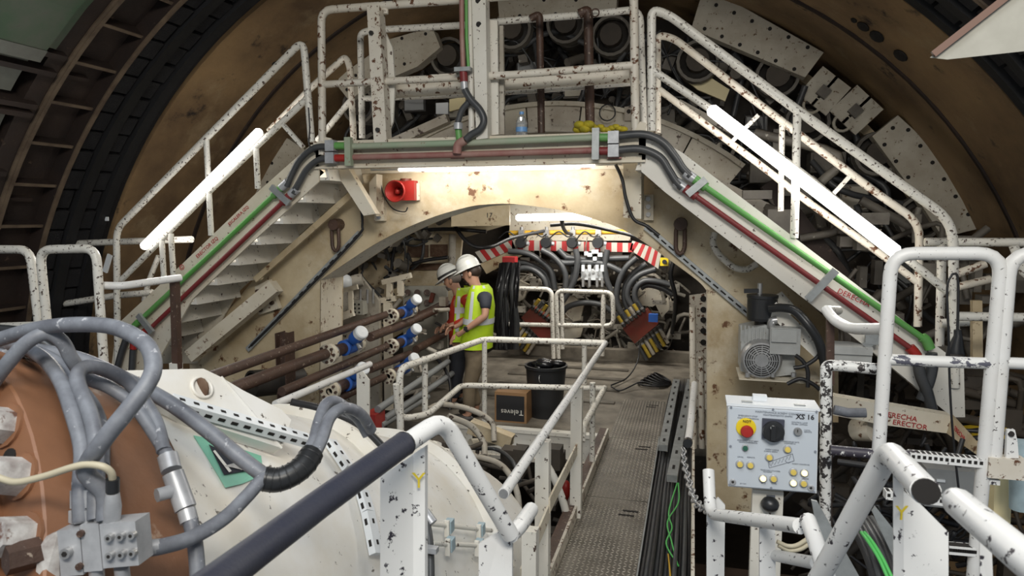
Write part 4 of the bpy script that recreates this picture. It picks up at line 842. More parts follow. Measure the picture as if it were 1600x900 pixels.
obj('bar', MB().tube(K((1085, 600, 5.6), (1078, 670, 4.7), (1075, 690, 4.4)), .026, 10), NEARC, rd); obj('end_cap', MB().tube(K((1075, 690, 4.4), (1074.5, 693, 4.36)), .030, 12), BLACKP, rd)
cn = thing('chain', atD(1085, 795, 3.3), 'galvanised chain hanging between the trench rail and bent handrail', 'chain')
cpts = spline(K((1068, 700, 4.1), (1069, 722, 3.9), (1075, 746, 3.65), (1082, 772, 3.4), (1092, 790, 3.15), (1108, 798, 2.9)), 4)[::1]
acc = 0
for k in range(len(cpts)-1):
    a, b = cpts[k], cpts[k+1]; d = (b-a); L = d.length; d.normalize(); s = d.orthogonal().normalized() if k % 2 else d.cross(d.orthogonal()).normalized()
    c = (a+b)/2; hl = L*.5
    obj('chain_link', MB().tube([c+d*(hl*1.15*math.cos(q))+s*(.019*math.sin(q)) for q in [2*PI*i/10 for i in range(10)]], .0055, 5, True), STEEL, cn)
# ------------------------------------------------------------------ railings round the pit
t = thing('pit_railing', (-1.5, 6.4, ZF), 'white tube railing on the near edge of the inner deck', 'railing')
ZR = -1.2
A_, B_, C_, D_ = atZ(624, 576, ZR), atZ(757, 530, ZR), atZ(946, 536, ZR), atZ(787, 771, ZR)
rail(t, [A_+V((0, 0, -.7)), A_, B_, C_], .030, RAILW, 'top_rail', .1)
rail(t, pxpath([(619, 600, 4.9), (623, 655, 4.95), (668, 648, 5.2), (721, 602, 6.3), (944, 607, 6.5)]), .028, RAILW, 'low_rail', .1)
for x, y0, y1, Y in ((664, 557, 650, 5.35), (757, 532, 600, 6.35), (757, 602, 680, 6.4), (913, 540, 600, 6.5)): rail(t, pxpath([(x, y0), (x, y1)], Y), .026, RAILW, 'post')
t = thing('walkway_railing', (-.82, 5, ZF), 'white railing with box posts along the left side of the walkway', 'railing')
rail(t, [D_+(D_-C_)*.0, C_], .0255, NEARW, 'top_rail'); obj('rail_end', MB().cyl(D_, D_+(D_-C_).normalized()*.006, .021, 12), STEEL, t)
rail(t, [atX(945, 606, -.81), atX(911, 668, -.81), atX(909, 690, -.81)], .028, RAILW, 'low_rail', .08)
rail(t, [atX(926, 598, -.84), atX(925, 745, -.84)], .026, RAILW, 'thin_post')
for (x0, x1, y0, y1, Y) in ((892, 907, 606, 815, 5.0), (836, 856, 690, 940, 3.72), (815, 837, 830, 960, 3.1)):
    p = at(x0, y0, Y); q = at(x1, y1, Y); obj('box_post', MB().box2((p.x, Y, q.z), (q.x, Y+.07, p.z)), WHT, t)
obj('flat_bar', MB().beam(at(858, 790, 3.72), at(901, 702, 5.0), .012, .09), CREAML, t); obj('flat_bar', MB().beam(at(815, 900, 3.2), at(857, 800, 3.72), .012, .09), CREAML, t)
# stuff in the pit
hose('brown hose arching up from the pit beside the low rail', [(668, 640, 5.4), (690, 632, 5.6), (735, 640, 5.7), (768, 660, 5.7), (772, 690, 5.6)], 5.6, .026, GREYW)
hose('grey hose arching in the pit below the deck edge, lower one', [(700, 650, 5.2), (735, 665, 5.3), (755, 690, 5.3), (757, 712, 5.2)], 5.2, .026, GREYW)
hose('grey hose bending down in the pit behind the bent handrail', [(740, 712, 4.6), (775, 722, 4.6), (795, 740, 4.5), (808, 770, 4.4), (812, 810, 4.3)], 4.5, .022, GREYW)
hose('dark cable drooping in the pit near the deck edge', [(700, 690, 5.4), (740, 700, 5.4), (775, 702, 5.6), (800, 720, 5.2), (812, 752, 5)], 5.2, .018)
one('pit_pipe', MB().tube(pxpath([(735, 692, 6.0), (800, 688, 6.4)]), .04, 10), CREAML, 'short cream pipe lying under the deck edge', 'pipe')
one('pit_beam', MB().beam(at(735, 665, 5.9), at(800, 690, 5.9), .12, .12), CREAM, 'short cream beam end in the pit below the deck', 'beam')
one('curved_edge', MB().tube(spline(pxpath([(848, 715), (868, 752), (884, 800), (890, 850)], 4.9), 6), .03, 8), WHT, 'curved white rim seen between the box posts', 'rim')
one('pit_box', MB().box(at(585, 658, 5.6), (.12, .2, .18)), RED, 'small dark red box end left of the pit', 'box')
one('red_valve', MB().sphere(at(884, 766, 5.6), (.05, .05, .09), 10, 8), RED, 'red valve wheel down in the pit beside the walkway', 'valve')
m = MB(); rp_ = random.Random(11)
for k in range(60):
    x, y = rp_.uniform(600, 900), rp_.uniform(680, 860); Y = rp_.uniform(5.0, 6.6); p = at(x, y, Y)
    if k % 2: m.box(p, (rp_.uniform(.05, .2), .15, rp_.uniform(.04, .2)))
    else: m.tube([p, p+V((rp_.uniform(-.5, .5), rp_.uniform(-.3, .3), rp_.uniform(-.3, .2)))], .02, 6)
o = obj('pit_clutter', m, DARKB, None, 'stuff'); o['label'] = 'dark clutter of pipes and brackets in the pit'
# long grey conduits on the left side of the pit
for k, (a, b) in enumerate((((590, 640), (700, 565)), ((600, 655), (720, 575)), ((595, 665), (668, 620)))):
    one('conduit', MB().tube([atX(*a, -2.75), atX(*b, -2.75)], .035, 8), BOXG, 'grey conduit low on the left wall, %s' % ('uppermost of three', 'middle of three', 'lowest of three')[k], 'conduit')
# ------------------------------------------------------------------ box, bin, cables on the deck
p0 = at(773, 660, 7.25); p1 = at(820, 613, 7.25)
cb = thing('cardboard_box', ((p0.x+p1.x)/2, 7.4, ZF), 'cardboard box with black print standing upside down on the deck', 'box')
zx = ZF+.34; obj('carton', MB().box2((p0.x, 7.25, ZF), (p1.x+.02, 7.58, zx)), CARD, cb); obj('black_print_face', MB().box2((p0.x+.02, 7.246, ZF+.02), (p1.x-.005, 7.25, zx-.03)), CARDB, cb)
obj('flap', MB().box2((p0.x, 7.25, zx), (p1.x+.02, 7.40, zx+.006)), CARD, cb)
text('Televes', .085, INKW, (p1.x-.015, 7.244, ZF+.15), (-1, 0, 0), (0, 0, -1), cb, 'lettering', .001)
bc = V((at(853, 600, 7.65).x, 7.65, ZF)); bn = thing('waste_bin', bc, 'black plastic waste bin lined with a black bag on the deck', 'bin')
obj('bin_body', MB().lathe([(0, 0), (.19, 0), (.235, .56), (.25, .57), (.25, .60), (.225, .60), (.18, .05), (0, .05)], bc, (0, 0, 1), 24), BLACKP, bn)
m = MB(); rb_ = random.Random(4)
for k in range(10): m.sphere(bc+V((rb_.uniform(-.12, .14), rb_.uniform(-.1, .1), .56+rb_.uniform(0, .06))), (rb_.uniform(.06, .12), .08, rb_.uniform(.03, .07)), 7, 5)
obj('bag', m, BAG, bn); obj('handle', MB().ring(bc+V((-.02, -.232, .48)), (1, 0, .1), .04, .006), STEEL, bn)
m = MB()
for k in range(6): m.ring(atZ(1020+k*3, 600-k*2, ZF+.02+k*.012), (.1*k, .1, 1), .20-.015*k, .014, 20, 6)
one('cable_coil', m, BLACK, 'coil of black cable lying on the deck near the right posts', 'cable')
hose('thin black cable lying across the deck to the coil', [(955, 604, 9.0), (970, 610, 8.9), (1000, 597, 9.2), (1018, 600, 9.1)], 9, .010, BLACK)
hose('thin black cable hanging from the red manifold to the deck', [(1000, 535, 10.2), (996, 565, 10), (980, 590, 9.6), (955, 602, 9.1)], 9.5, .010, BLACK)
# ------------------------------------------------------------------ low railings before the hoses
t = thing('low_railing', at(830, 550, 10.6), 'pale low railing before the hoses, left section', 'railing')
rail(t, pxpath([(780, 450), (862, 452), (865, 560)], 10.6), .038, RAILW, 'frame', .12); rail(t, pxpath([(780, 506), (863, 508)], 10.6), .034, RAILW, 'mid_rail')
t = thing('low_railing', at(915, 550, 10.6), 'pale low railing before the hoses, right section', 'railing')
rail(t, pxpath([(873, 560), (869, 454), (957, 457), (959, 509), (871, 508)], 10.6), .036, RAILW, 'frame', .12); rail(t, pxpath([(943, 460), (941, 556)], 10.6), .036, RAILW, 'post'); rail(t, pxpath([(878, 458), (879, 545)], 10.6), .034, RAILW, 'post')
# ------------------------------------------------------------------ red and white striped beam
YB = 11.3
sb_ = thing('striped_beam', at(890, 385, YB), 'red and white striped arched beam above the hoses', 'beam')
def stripes(P0, P1, Q0, Q1, n, slant=0):
    """quads between top edge P0-P1 and bottom edge Q0-Q1"""
    for k in range(n):
        u0, u1 = k/n, (k+1)/n; s = slant/n
        L_ = lambda A, B, u: (A[0]+(B[0]-A[0])*u, A[1]+(B[1]-A[1])*u)
        q = [L_(P0, P1, u0), L_(P0, P1, u1), L_(Q0, Q1, max(0, min(1, u1+s))), L_(Q0, Q1, max(0, min(1, u0+s)))]
        obj('stripe', MB().prism([at(x, y, YB) for x, y in q], (0, .12, 0)), REDS if k % 2 else WHS, sb_)
stripes((742, 394), (800, 374), (750, 412), (805, 388), 8, .6); stripes((800, 375), (990, 380), (800, 391), (990, 394), 22); stripes((988, 376), (1034, 392), (984, 390), (1034, 424), 9, -1.0)
obj('under_web', MB().prism([at(x, y, YB+.02) for x, y in ((750, 412), (805, 388), (830, 392), (760, 428))], (0, .1, 0)), CREAM, sb_)
one('lit_board', MB().prism([at(x, y, 11.7) for x, y in ((796, 318), (985, 318), (985, 376), (796, 376))], (0, .05, 0)), CREAML, 'pale cream panel lit by the lamp above the yellow pipe', 'panel')
yp = one('pipe', MB().tube(pxpath([(796, 364), (1000, 362)], 11.2), .042, 10), YELP, 'yellow pipe running above the striped beam', 'pipe')
for k, (x, l) in enumerate(((815, 'leftmost black valve on the yellow pipe'), (854, 'second black valve from the left on the yellow pipe'), (895, 'third black valve from the left on the yellow pipe'), (935, 'rightmost black valve on the yellow pipe'))):
    c = at(x, 379, 11.1); v = thing('valve', c, l, 'valve')
    obj('valve_body', MB().lathe([(0, -.1), (.08, -.1), (.095, -.07), (.095, .06), (.05, .1), (0, .1)], c, AX, 16), BLACKP, v)
    obj('actuator', MB().box(c+V((.0, 0, .16)), (.09, .09, .1)).cyl(c+V((0, 0, .08)), c+V((0, 0, .26)), .03, 8), STEEL, v); obj('port', MB().cyl(c, c+V((.13, 0, -.02)), .035, 8), FITT, v)
    hose('thin cable looping between the valves, %s' % ('first', 'second', 'third', 'last')[k], [(x-36, 372+k % 2*4, 11.0), (x-22, 362, 10.95), (x-8, 370, 11), (x, 366, 11)], 11, .012, BLACK)
mblk = thing('white_manifold', at(927, 430, 11.0), 'white valve block hanging in the middle of the hoses', 'valve block')
obj('block', MB().prism([at(x, y, 11.0) for x, y in ((908, 421), (944, 420), (944, 435), (938, 438), (908, 437))], (0, .12, 0)), WHP, mblk)
for x in (911, 921, 933, 941): obj('top_port', MB().tube(pxpath([(x, 414), (x, 424)], 10.95), .03, 8), WHP, mblk); obj('lower_port', MB().tube(pxpath([(x, 434), (x, 448)], 10.95), .024, 8), STEEL, mblk)
for x, y in ((914, 429), (921, 429), (927, 425), (935, 429)): obj('screw', MB().cyl(at(x, y, 10.98), at(x, y, 11.0), .022, 8), STEEL, mblk)
uf = thing('white_fittings', at(930, 400, 11.1), 'cluster of white pipe fittings just above the white valve block', 'fittings')
for x, y, w_ in ((930, 393, .10), (922, 398, .07), (938, 398, .07), (930, 404, .06), (916, 396, .05)): obj('fitting', MB().box(at(x, y, 11.0), (w_, .1, .06)), WHP, uf)
obj('stem', MB().tube(pxpath([(930, 404), (929, 420)], 11.0), .018, 6), STEEL, uf)
SK = lambda pts: [(780+x/4.09, 340+y/4.09) for x, y in pts]
BH = [([(60, 215), (160, 225), (240, 260), (330, 340), (355, 460)], 'outermost of the thick hoses arching at the left of the railing'),
      ([(40, 300), (120, 285), (200, 300), (290, 350), (335, 455)], 'second thick hose arching at the left of the railing'),
      ([(40, 440), (70, 370), (140, 325), (220, 335), (285, 390), (305, 455)], 'third thick hose arching at the left of the railing'),
      ([(270, 205), (340, 245), (400, 310), (425, 380), (420, 470)], 'thick hose dropping from the second valve'), ([(380, 205), (440, 270), (475, 350), (440, 470)], 'thick hose dropping between the second and third valve'),
      ([(488, 200), (500, 280), (480, 400), (440, 480), (390, 560)], 'thick hose dropping from the third valve to the railing'), ([(692, 205), (676, 300), (685, 390), (715, 470)], 'hose dropping from the rightmost valve'),
      ([(880, 255), (810, 320), (765, 410), (750, 520), (775, 600), (815, 655)], 'ribbed thick hose at the right, outermost towards the middle'), ([(940, 295), (860, 355), (805, 440), (805, 540), (850, 630)], 'second thick hose at the right of the white block'),
      ([(1000, 330), (900, 365), (835, 430), (820, 510), (870, 595)], 'third thick hose at the right of the white block'), ([(1095, 430), (1020, 410), (930, 405), (875, 450), (870, 520), (910, 590)], 'thick hose bending to the right red manifold'),
      ([(1110, 490), (1040, 450), (950, 430), (905, 450)], 'short thick hose at the far right above the red manifold'), ([(400, 610), (440, 570), (510, 548), (590, 545), (680, 570), (770, 650)], 'big hose arching behind the low railing'),
      ([(430, 255), (560, 268), (700, 262), (830, 258)], 'thick horizontal hose under the striped beam'), ([(330, 270), (420, 290), (560, 285), (680, 300), (780, 345)], 'thin horizontal hose below the thick one under the beam')]
for pts, l in BH: hose(l, SK(pts), 10.9+.25*rnd.random(), .048, HOSE, 8)
# red manifolds with yellow sleeves
def redman(lab, poly, e0, e1, up, n, f0, f1, dn, nd):
    t = thing('red_manifold', at(*SK(poly)[0], 10.8), lab, 'manifold')
    obj('body', MB().prism([at(x, y, 10.75) for x, y in SK(poly)], (0, .3, 0)), REDM, t)
    for (a, b, d, m_, L_) in ((e0, e1, up, n, 46), (f0, f1, dn, nd, 95)):
        for k in range(m_):
            u = (k+.5)/m_; x = a[0]+(b[0]-a[0])*u; y = a[1]+(b[1]-a[1])*u; P0, P1, P2, P3 = [at(*SK([(x+d[0]*q, y+d[1]*q)])[0], 10.72) for q in (-8, 12, 26, 26+L_)]
            s = obj('sleeve', MB().tube([P0, P1], .034, 8), DARK, t); obj('nut', MB().tube([P1, P2], .030, 6), STEEL, s); obj('hose_end', MB().tube([P2, P3], .030, 8), (YELC, HOSE, YELC, GREYW)[(k+(m_ > 6)) % 4], s)
    return t
redman('rusty red manifold with yellow sleeved hoses behind the low railing, left', [(140, 640), (205, 575), (330, 660), (330, 772), (255, 772)], (200, 570), (345, 680), (.62, -.78), 6, (120, 650), (255, 780), (-.55, .83), 7)
redman('rusty red manifold with yellow sleeved hoses beside the blue box, right', [(790, 710), (940, 590), (1015, 680), (865, 806)], (785, 700), (935, 585), (-.55, -.83), 6, (870, 815), (1030, 690), (.5, .86), 7)
obj('blue_box', MB().box(at(*SK([(985, 640)])[0], 10.6), (.14, .1, .12)), BLUE, bpy.data.objects['red_manifold.001']); 
ybt = one('push_button', MB().box(at(1038, 409, 11.2), (.13, .06, .13)), YEL, 'small yellow push button box at the end of the striped beam', 'button box'); obj('button', MB().cyl(at(1038, 409, 11.12), at(1038, 409, 11.18), .035, 10), INKK, ybt)
# pale machine plates behind the hoses
for pts, l in (([(400, 520), (470, 500), (540, 560), (520, 650), (440, 680), (395, 640)], 'pale cast plate behind the left part of the right low railing'), ([(400, 690), (540, 690), (520, 760), (430, 790), (398, 770)], 'pale plate low behind the right low railing'),
               ([(880, 470), (1000, 440), (1060, 520), (980, 570), (900, 560)], 'pale plate behind the hoses right of the middle'), ([(1000, 560), (1090, 500), (1110, 560), (1040, 640)], 'crumpled pale sheet right of the red manifold'),
               ([(60, 450), (130, 400), (190, 430), (160, 520), (80, 560)], 'pale plate behind the left hose arches'), ([(820, 800), (880, 810), (930, 870), (820, 870)], 'white plate under the right red manifold'), ([(90, 790), (190, 800), (150, 850), (60, 840)], 'white plate under the left red manifold')):
    one('machine_plate', MB().prism([at(x, y, 11.5) for x, y in SK(pts)], (0, .1, 0)), CREAML, l, 'plate')
m = MB()
for k in range(240):
    x, y = rnd.uniform(0, 1120), rnd.uniform(230, 850); p = at(*SK([(x, y)])[0], rnd.uniform(11.35, 12.2)); q = p+V((rnd.uniform(-.5, .5), rnd.uniform(-.2, .2), rnd.uniform(-.5, .5)))
    if k % 3: m.tube(spline([p, (p+q)/2+V((rnd.uniform(-.2, .2), 0, rnd.uniform(-.2, .2))), q], 3), rnd.choice((.012, .02, .035)), 5)
    else: m.box(p, (rnd.uniform(.05, .25), .1, rnd.uniform(.05, .2)))
o = obj('machine_clutter', m, GREYW, None, 'stuff'); o['label'] = 'pale fittings and pipes crowded behind the hoses'
hb = thing('hanging_cables', at(787, 420, 9.2), 'thick bundle of black cables and bags hanging right of the men', 'cables')
for k in range(16):
    x = 776+k*1.8+rnd.uniform(-2, 2); obj('cable', MB().tube(spline(pxpath([(x+6, 412, 9.3), (x+rnd.uniform(-5, 5), 450, 9.1), (x+rnd.uniform(-6, 6), 500, 9.15), (x+rnd.uniform(-5, 5), 545, 9.2)]), 4), rnd.choice((.02, .03, .045)), 6), (BAG, BLACK, HOSE)[k % 3], hb)
one('red_bucket', MB().box(at(797, 409, 10.4), (.2, .2, .16)), REDS, 'red box hanging under the left end of the striped beam', 'box')
for pts, l in (([(700, 325, 8.6), (712, 355, 8.6), (735, 382, 8.5), (765, 386, 8.6), (800, 372, 9.5), (850, 361, 10.5)], 'thick black cable sagging under the arch crown'), ([(612, 425, 8.8), (614, 400, 8.8), (622, 376, 8.8), (650, 362, 8.8), (700, 358, 8.7), (760, 362, 8.7)], 'thick black cable arching over the rusty plates at left'),
               ([(600, 436, 8.6), (625, 420, 8.7), (660, 408, 8.7), (700, 402, 8.7)], 'black cable crossing the rusty plate left of the helmets'), ([(860, 352, 10), (900, 350, 10), (945, 358, 10), (1000, 372, 9.5), (1040, 395, 8.5)], 'black cables running along the arch soffit at right'),
               ([(878, 341, 8.4), (879, 352, 8.7), (884, 362, 9.6), (893, 366, 10.6)], 'grey cable dropping from the short lamp to the valves'), ([(1055, 400, 8.4), (1048, 430, 8.4), (1056, 470, 8.5), (1050, 520, 9)], 'black cable hanging inside the right leg of the arch')):
    hose(l, pts, 8.6, .026, BLACK)
one('wall_plate', MB().prism([at(x, y, 9.0) for x, y in ((560, 350), (690, 322), (790, 316), (790, 352), (722, 372), (712, 470), (560, 560))], (0, .06, 0)), CREAM, 'rusty cream plate wall left inside the arch', 'plate')
for (x0, y0, x1, y1) in ((637, 383, 668, 402), (672, 382, 698, 401), (640, 412, 700, 422)):
    obj('corroded_slot', MB().prism([at(x, y, 8.96) for x, y in ((x0, y0), (x1, y0), (x1, y1), (x0, y1))], (0, .05, 0)), TAPE, bpy.data.objects['wall_plate'])
one('pipe', MB().tube(pxpath([(707, 366), (706, 412)], 8.8), .05, 10), GREYW, 'vertical grey pipe above the men helmets', 'pipe')
# ================================================================== PIPES AND FLOW METERS, left inside the arch
XP = -2.95
def wp_(lab, pts, r, X=XP): return one('rusty_pipe', MB().tube([atX(x, y, X) for x, y in pts], r, 12), PIPER, lab, 'pipe')
wp_('upper rusty pipe running to the top flow meter', [(296, 600), (602, 492)], .036); wp_('second rusty pipe running to the front upper flow meter', [(340, 616), (508, 553)], .046)
wp_('rusty pipe leaving the front upper flow meter towards the panel', [(578, 527), (640, 503), (700, 476)], .044); wp_('third rusty pipe running to the middle rear flow meter', [(440, 612), (604, 541)], .036)
wp_('rusty pipe leaving the middle rear flow meter towards the red shirt', [(650, 546), (694, 522)], .044); wp_('rusty pipe leaving the front lower flow meter', [(578, 577), (640, 553)], .04); wp_('low rusty pipe running to the lowest rear flow meter', [(470, 650), (600, 589)], .036)
wp_('dark pipe behind the top flow meter pointing to the men', [(650, 497), (698, 473)], .05, -3.1)
def meter(x, y, lab, s=1.0):
    c = atX(x, y, XP); t = thing('flow_meter', c, lab, 'flow meter')
    obj('flange', MB().lathe([(0.03, -.02), (.085*s, -.02), (.085*s, .03), (.03, .03)], c, AX, 18), CREAML, t)
    for k in range(8): a = PI*k/4; obj('flange_bolt', MB().cyl(c+V(((.066*s)*math.cos(a), -.04, (.066*s)*math.sin(a))), c+V(((.066*s)*math.cos(a), .05, (.066*s)*math.sin(a))), .012, 6), PIPER, t)
    obj('gasket', MB().lathe([(.05, .03), (.07*s, .03), (.07*s, .07), (.05, .07)], c, AX, 16), STEEL, t)
    obj('spool', MB().lathe([(.05*s, .05), (.06*s, .10), (.05*s, .2), (.05*s, .26)], c, AX, 16), PIPER, t)
    obj('meter_body', MB().lathe([(.04, .25), (.07*s, .26), (.07*s, .42), (.04, .43)], c, AX, 18), BLUE, t)
    obj('flange', MB().lathe([(0.03, .46), (.085*s, .46), (.085*s, .52), (.03, .52)], c, AX, 18), CREAML, t)
    h = c+V((.03, .33, .035)); d = V((.72, -.38, .55)).normalized(); hc = h+d*.07; s *= .68
    obj('neck', MB().cyl(h-d*.03, hc, .036, 10), BLUE, t); hd = obj('meter_head', MB().lathe([(0, 0), (.085*s, 0), (.09*s, .02), (.09*s, .10)], hc, d, 18), BLUE, t)
    obj('white_cover', MB().lathe([(.092*s, .10), (.092*s, .145), (.08*s, .155), (0, .158)], hc, d, 20), WHP, hd); obj('gland', MB().cyl(hc+V((.05, -.03, -.03)), hc+V((.08, -.05, -.07)), .018, 8), STEEL, hd)
    return t
for a in ((513, 553, 'blue flow meter with white cover on the front pipes, upper one'), (516, 611, 'blue flow meter on the front pipes, lower one half hidden by the rail'), (611, 494, 'blue flow meter with white cover at the rear, topmost of three', .9),
          (611, 541, 'blue flow meter with white cover at the rear, middle of three', .9), (607, 588, 'blue flow meter at the rear, lowest of three above the rail', .9)): meter(*a)
# left equipment
def pz(name, lab, cat, pts, Y, m, d=.05): return one(name, MB().prism([at(x, y, Y) for x, y in pts], (0, d, 0)), m, lab, cat)
pz('back_sheet', 'white sheet metal wall behind the front flow meters', 'panel', [(499, 442), (560, 428), (592, 470), (592, 640), (499, 650)], 7.1, GREYW)
f = thing('pipe_support', at(510, 640, 6.6), 'white steel frame with posts standing left of the flow meters', 'frame')
for (a, b, w_) in (((498, 464), (559, 448), .05), ((502, 507), (552, 488), .08), ((506, 500), (506, 650), .09), ((512, 464), (513, 500), .06), ((548, 450), (549, 490), .05), ((524, 470), (525, 500), .05)): obj('bar', MB().beam(at(*a, 6.6), at(*b, 6.6), w_, w_*.6, (0, 1, 0)), CREAML, f)
vb = thing('white_valve', at(541, 441, 7.0), 'round white valve cap at the top left inside the arch', 'valve'); c = at(540, 441, 6.95)
obj('body', MB().sphere(c, (.085, .08, .09), 14, 10), WHP, vb); obj('bonnet', MB().cyl(c+V((.04, .05, .0)), c+V((.16, .1, .02)), .07, 12), GREYW, vb)
bk2 = thing('drilled_block', at(560, 490, 6.9), 'light block with small dark holes above the front flow meter', 'block'); p = at(560, 480, 6.9)
obj('block', MB().box(p, (.17, .12, .15)), PLATE, bk2)
for i in range(2):
    for j in range(3): obj('hole', MB().cyl(p+V((-.01+.05*i, -.065, -.05+j*.045)), p+V((-.01+.05*i, -.05, -.05+j*.045)), .012, 8), HOLE, bk2)
for x in (563, 574, 583): obj('tube', MB().tube(pxpath([(x, 452), (x, 474)], 6.95), .016, 6), STEEL, bk2)
cs = thing('equipment_column', at(588, 640, 7.2), 'white steel column with top bar between the flow meters', 'column')
for (a, b, w_) in (((586, 478), (588, 640), .13), ((606, 472), (608, 640), .09), ((598, 441), (642, 430), .06), ((609, 442), (609, 470), .06), ((626, 438), (626, 462), .06), ((592, 470), (618, 466), .06)): obj('bar', MB().beam(at(*a, 7.2), at(*b, 7.2), w_, .06, (0, 1, 0)), CREAML, cs)
pp = thing('port_panel', at(665, 545, 8.5), 'pale wall panel with round dark ports beside the men', 'panel')
obj('panel', MB().prism([at(x, y, 8.5) for x, y in ((630, 447), (698, 447), (700, 600), (630, 610))], (0, .05, 0)), PLATE, pp)
for x, y in ((637, 457), (652, 457), (667, 457), (652, 473), (667, 473), (652, 487), (637, 475)): obj('port', MB().cyl(at(x, y, 8.44), at(x, y, 8.5), .042, 12), PIPER, pp)
obj('red_lever', MB().beam(at(677, 458, 8.42), at(673, 472, 8.42), .05, .05, (0, 1, 0)), REDM, pp)
one('pipe_mouth', MB().lathe([(.10, 0), (.12, 0), (.12, .5), (.10, .5), (.10, .02)], at(392, 600, 5.1), (.4, .9, -.1), 18), DARK, 'dark open pipe end behind the conveyor cover plate', 'pipe')
hose('black hose curling down beside the port panel', [(672, 555, 7.6), (684, 562, 7.5), (697, 580, 7.4), (704, 605, 7.3), (703, 640, 7.2)], 7.5, .02, BLACK)
m = MB(); rq = random.Random(21)
for k in range(70):
    x, y = rq.uniform(520, 700), rq.uniform(455, 640); p = at(x, y, rq.uniform(7.15, 8.3))
    if k % 2: m.box(p, (rq.uniform(.03, .14), .1, rq.uniform(.03, .14)))
    else: m.tube([p, p+V((rq.uniform(-.2, .2), rq.uniform(-.3, .3), rq.uniform(-.2, .2)))], rq.uniform(.012, .03), 6)
o = obj('wall_fittings', m, GREYW, None, 'stuff'); o['label'] = 'small fittings crowded on the wall behind the flow meters'
# ================================================================== PEOPLE
def skin(name, chains, m, parent, sub=2):
    vs, es, rs, ix = [], [], [], {}
    for ch in chains:
        prev = None
        for p, r in ch:
            key = tuple(round(c, 4) for c in p)
            if key not in ix: ix[key] = len(vs); vs.append(tuple(p)); rs.append(r)
            i = ix[key]
            if prev is not None and prev != i: es.append((prev, i))
            prev = i
    me = bpy.data.meshes.new(name); me.from_pydata(vs, es, []); o = bpy.data.objects.new(name, me); COL.objects.link(o)
    md = o.modifiers.new('s', 'SKIN'); md.use_smooth_shade = True
    roots = set()
    for i, r in enumerate(rs):
        sv = me.skin_vertices[0].data[i]; rr = r if hasattr(r, '__len__') else (r, r); sv.radius = rr; sv.use_root = False
    n = len(vs); seen = set(); adj = {i: [] for i in range(n)}
    for a, b in es: adj[a].append(b); adj[b].append(a)
    for i in range(n):
        if i in seen: continue
        me.skin_vertices[0].data[i].use_root = True; st = [i]
        while st:
            q = st.pop()
            if q in seen: continue
            seen.add(q); st += adj[q]
    o.modifiers.new('u', 'SUBSURF').levels = sub
    dg = bpy.context.evaluated_depsgraph_get(); e = bpy.data.meshes.new_from_object(o.evaluated_get(dg)); e.name = name
    for p in e.polygons: p.use_smooth = True
    bpy.data.objects.remove(o)
    return obj(name, e, m, parent)
def loft(secs, a0=0, a1=2*PI, n=24, th=0, grow=0):
    """secs: (centre, hx, hy) elliptical rings; open angle range leaves a gap"""
    mb = MB(); vs = []; full = abs(a1-a0-2*PI) < 1e-6; m_ = n if full else n+1
    for c, hx, hy in secs:
        for k in range(m_):
            a = a0+(a1-a0)*k/n; vs.append(V(c)+V(((hx+grow)*math.cos(a), (hy+grow)*math.sin(a), 0)))
    fs = []
    for i in range(len(secs)-1):
        for k in range(n): l = (k+1) % m_; fs.append((i*m_+k, i*m_+l, (i+1)*m_+l, (i+1)*m_+k))
    return mb.add(vs, fs, True)
def sub_secs(secs, z1, z0, n=5):
    """the same loft cut to heights z1..z0"""
    out_ = []
    for k in range(n):
        z = z1+(z0-z1)*k/(n-1)
        for (ca, xa, ya), (cb2, xb, yb) in zip(secs[:-1], secs[1:]):
            if min(ca.z, cb2.z)-1e-6 <= z <= max(ca.z, cb2.z)+1e-6:
                u = (z-ca.z)/(cb2.z-ca.z); out_.append((ca.lerp(cb2, u), xa+(xb-xa)*u, ya+(yb-ya)*u)); break
    return out_
def hand(palm, d, curl, n_up, s=1.0):
    """five fingers rooted in the palm: d = pointing direction, curl = bend direction, n_up = across"""
    ch = []
    for k, L in enumerate((.075, .085, .08, .062)):
        b = palm+n_up*(.026-.0175*k)+d*.02; ch.append([(b, .0095*s), (b+d*L*.5, .0092*s), (b+d*L*.8+curl*L*.35, .0085*s), (b+d*L*.9+curl*L*.75, .007*s)])
    b = palm+n_up*.03-d*.02; ch.append([(b, .0115*s), (b+n_up*.03+d*.025+curl*.01, .011*s), (b+n_up*.035+d*.06+curl*.02, .009*s)])
    return ch
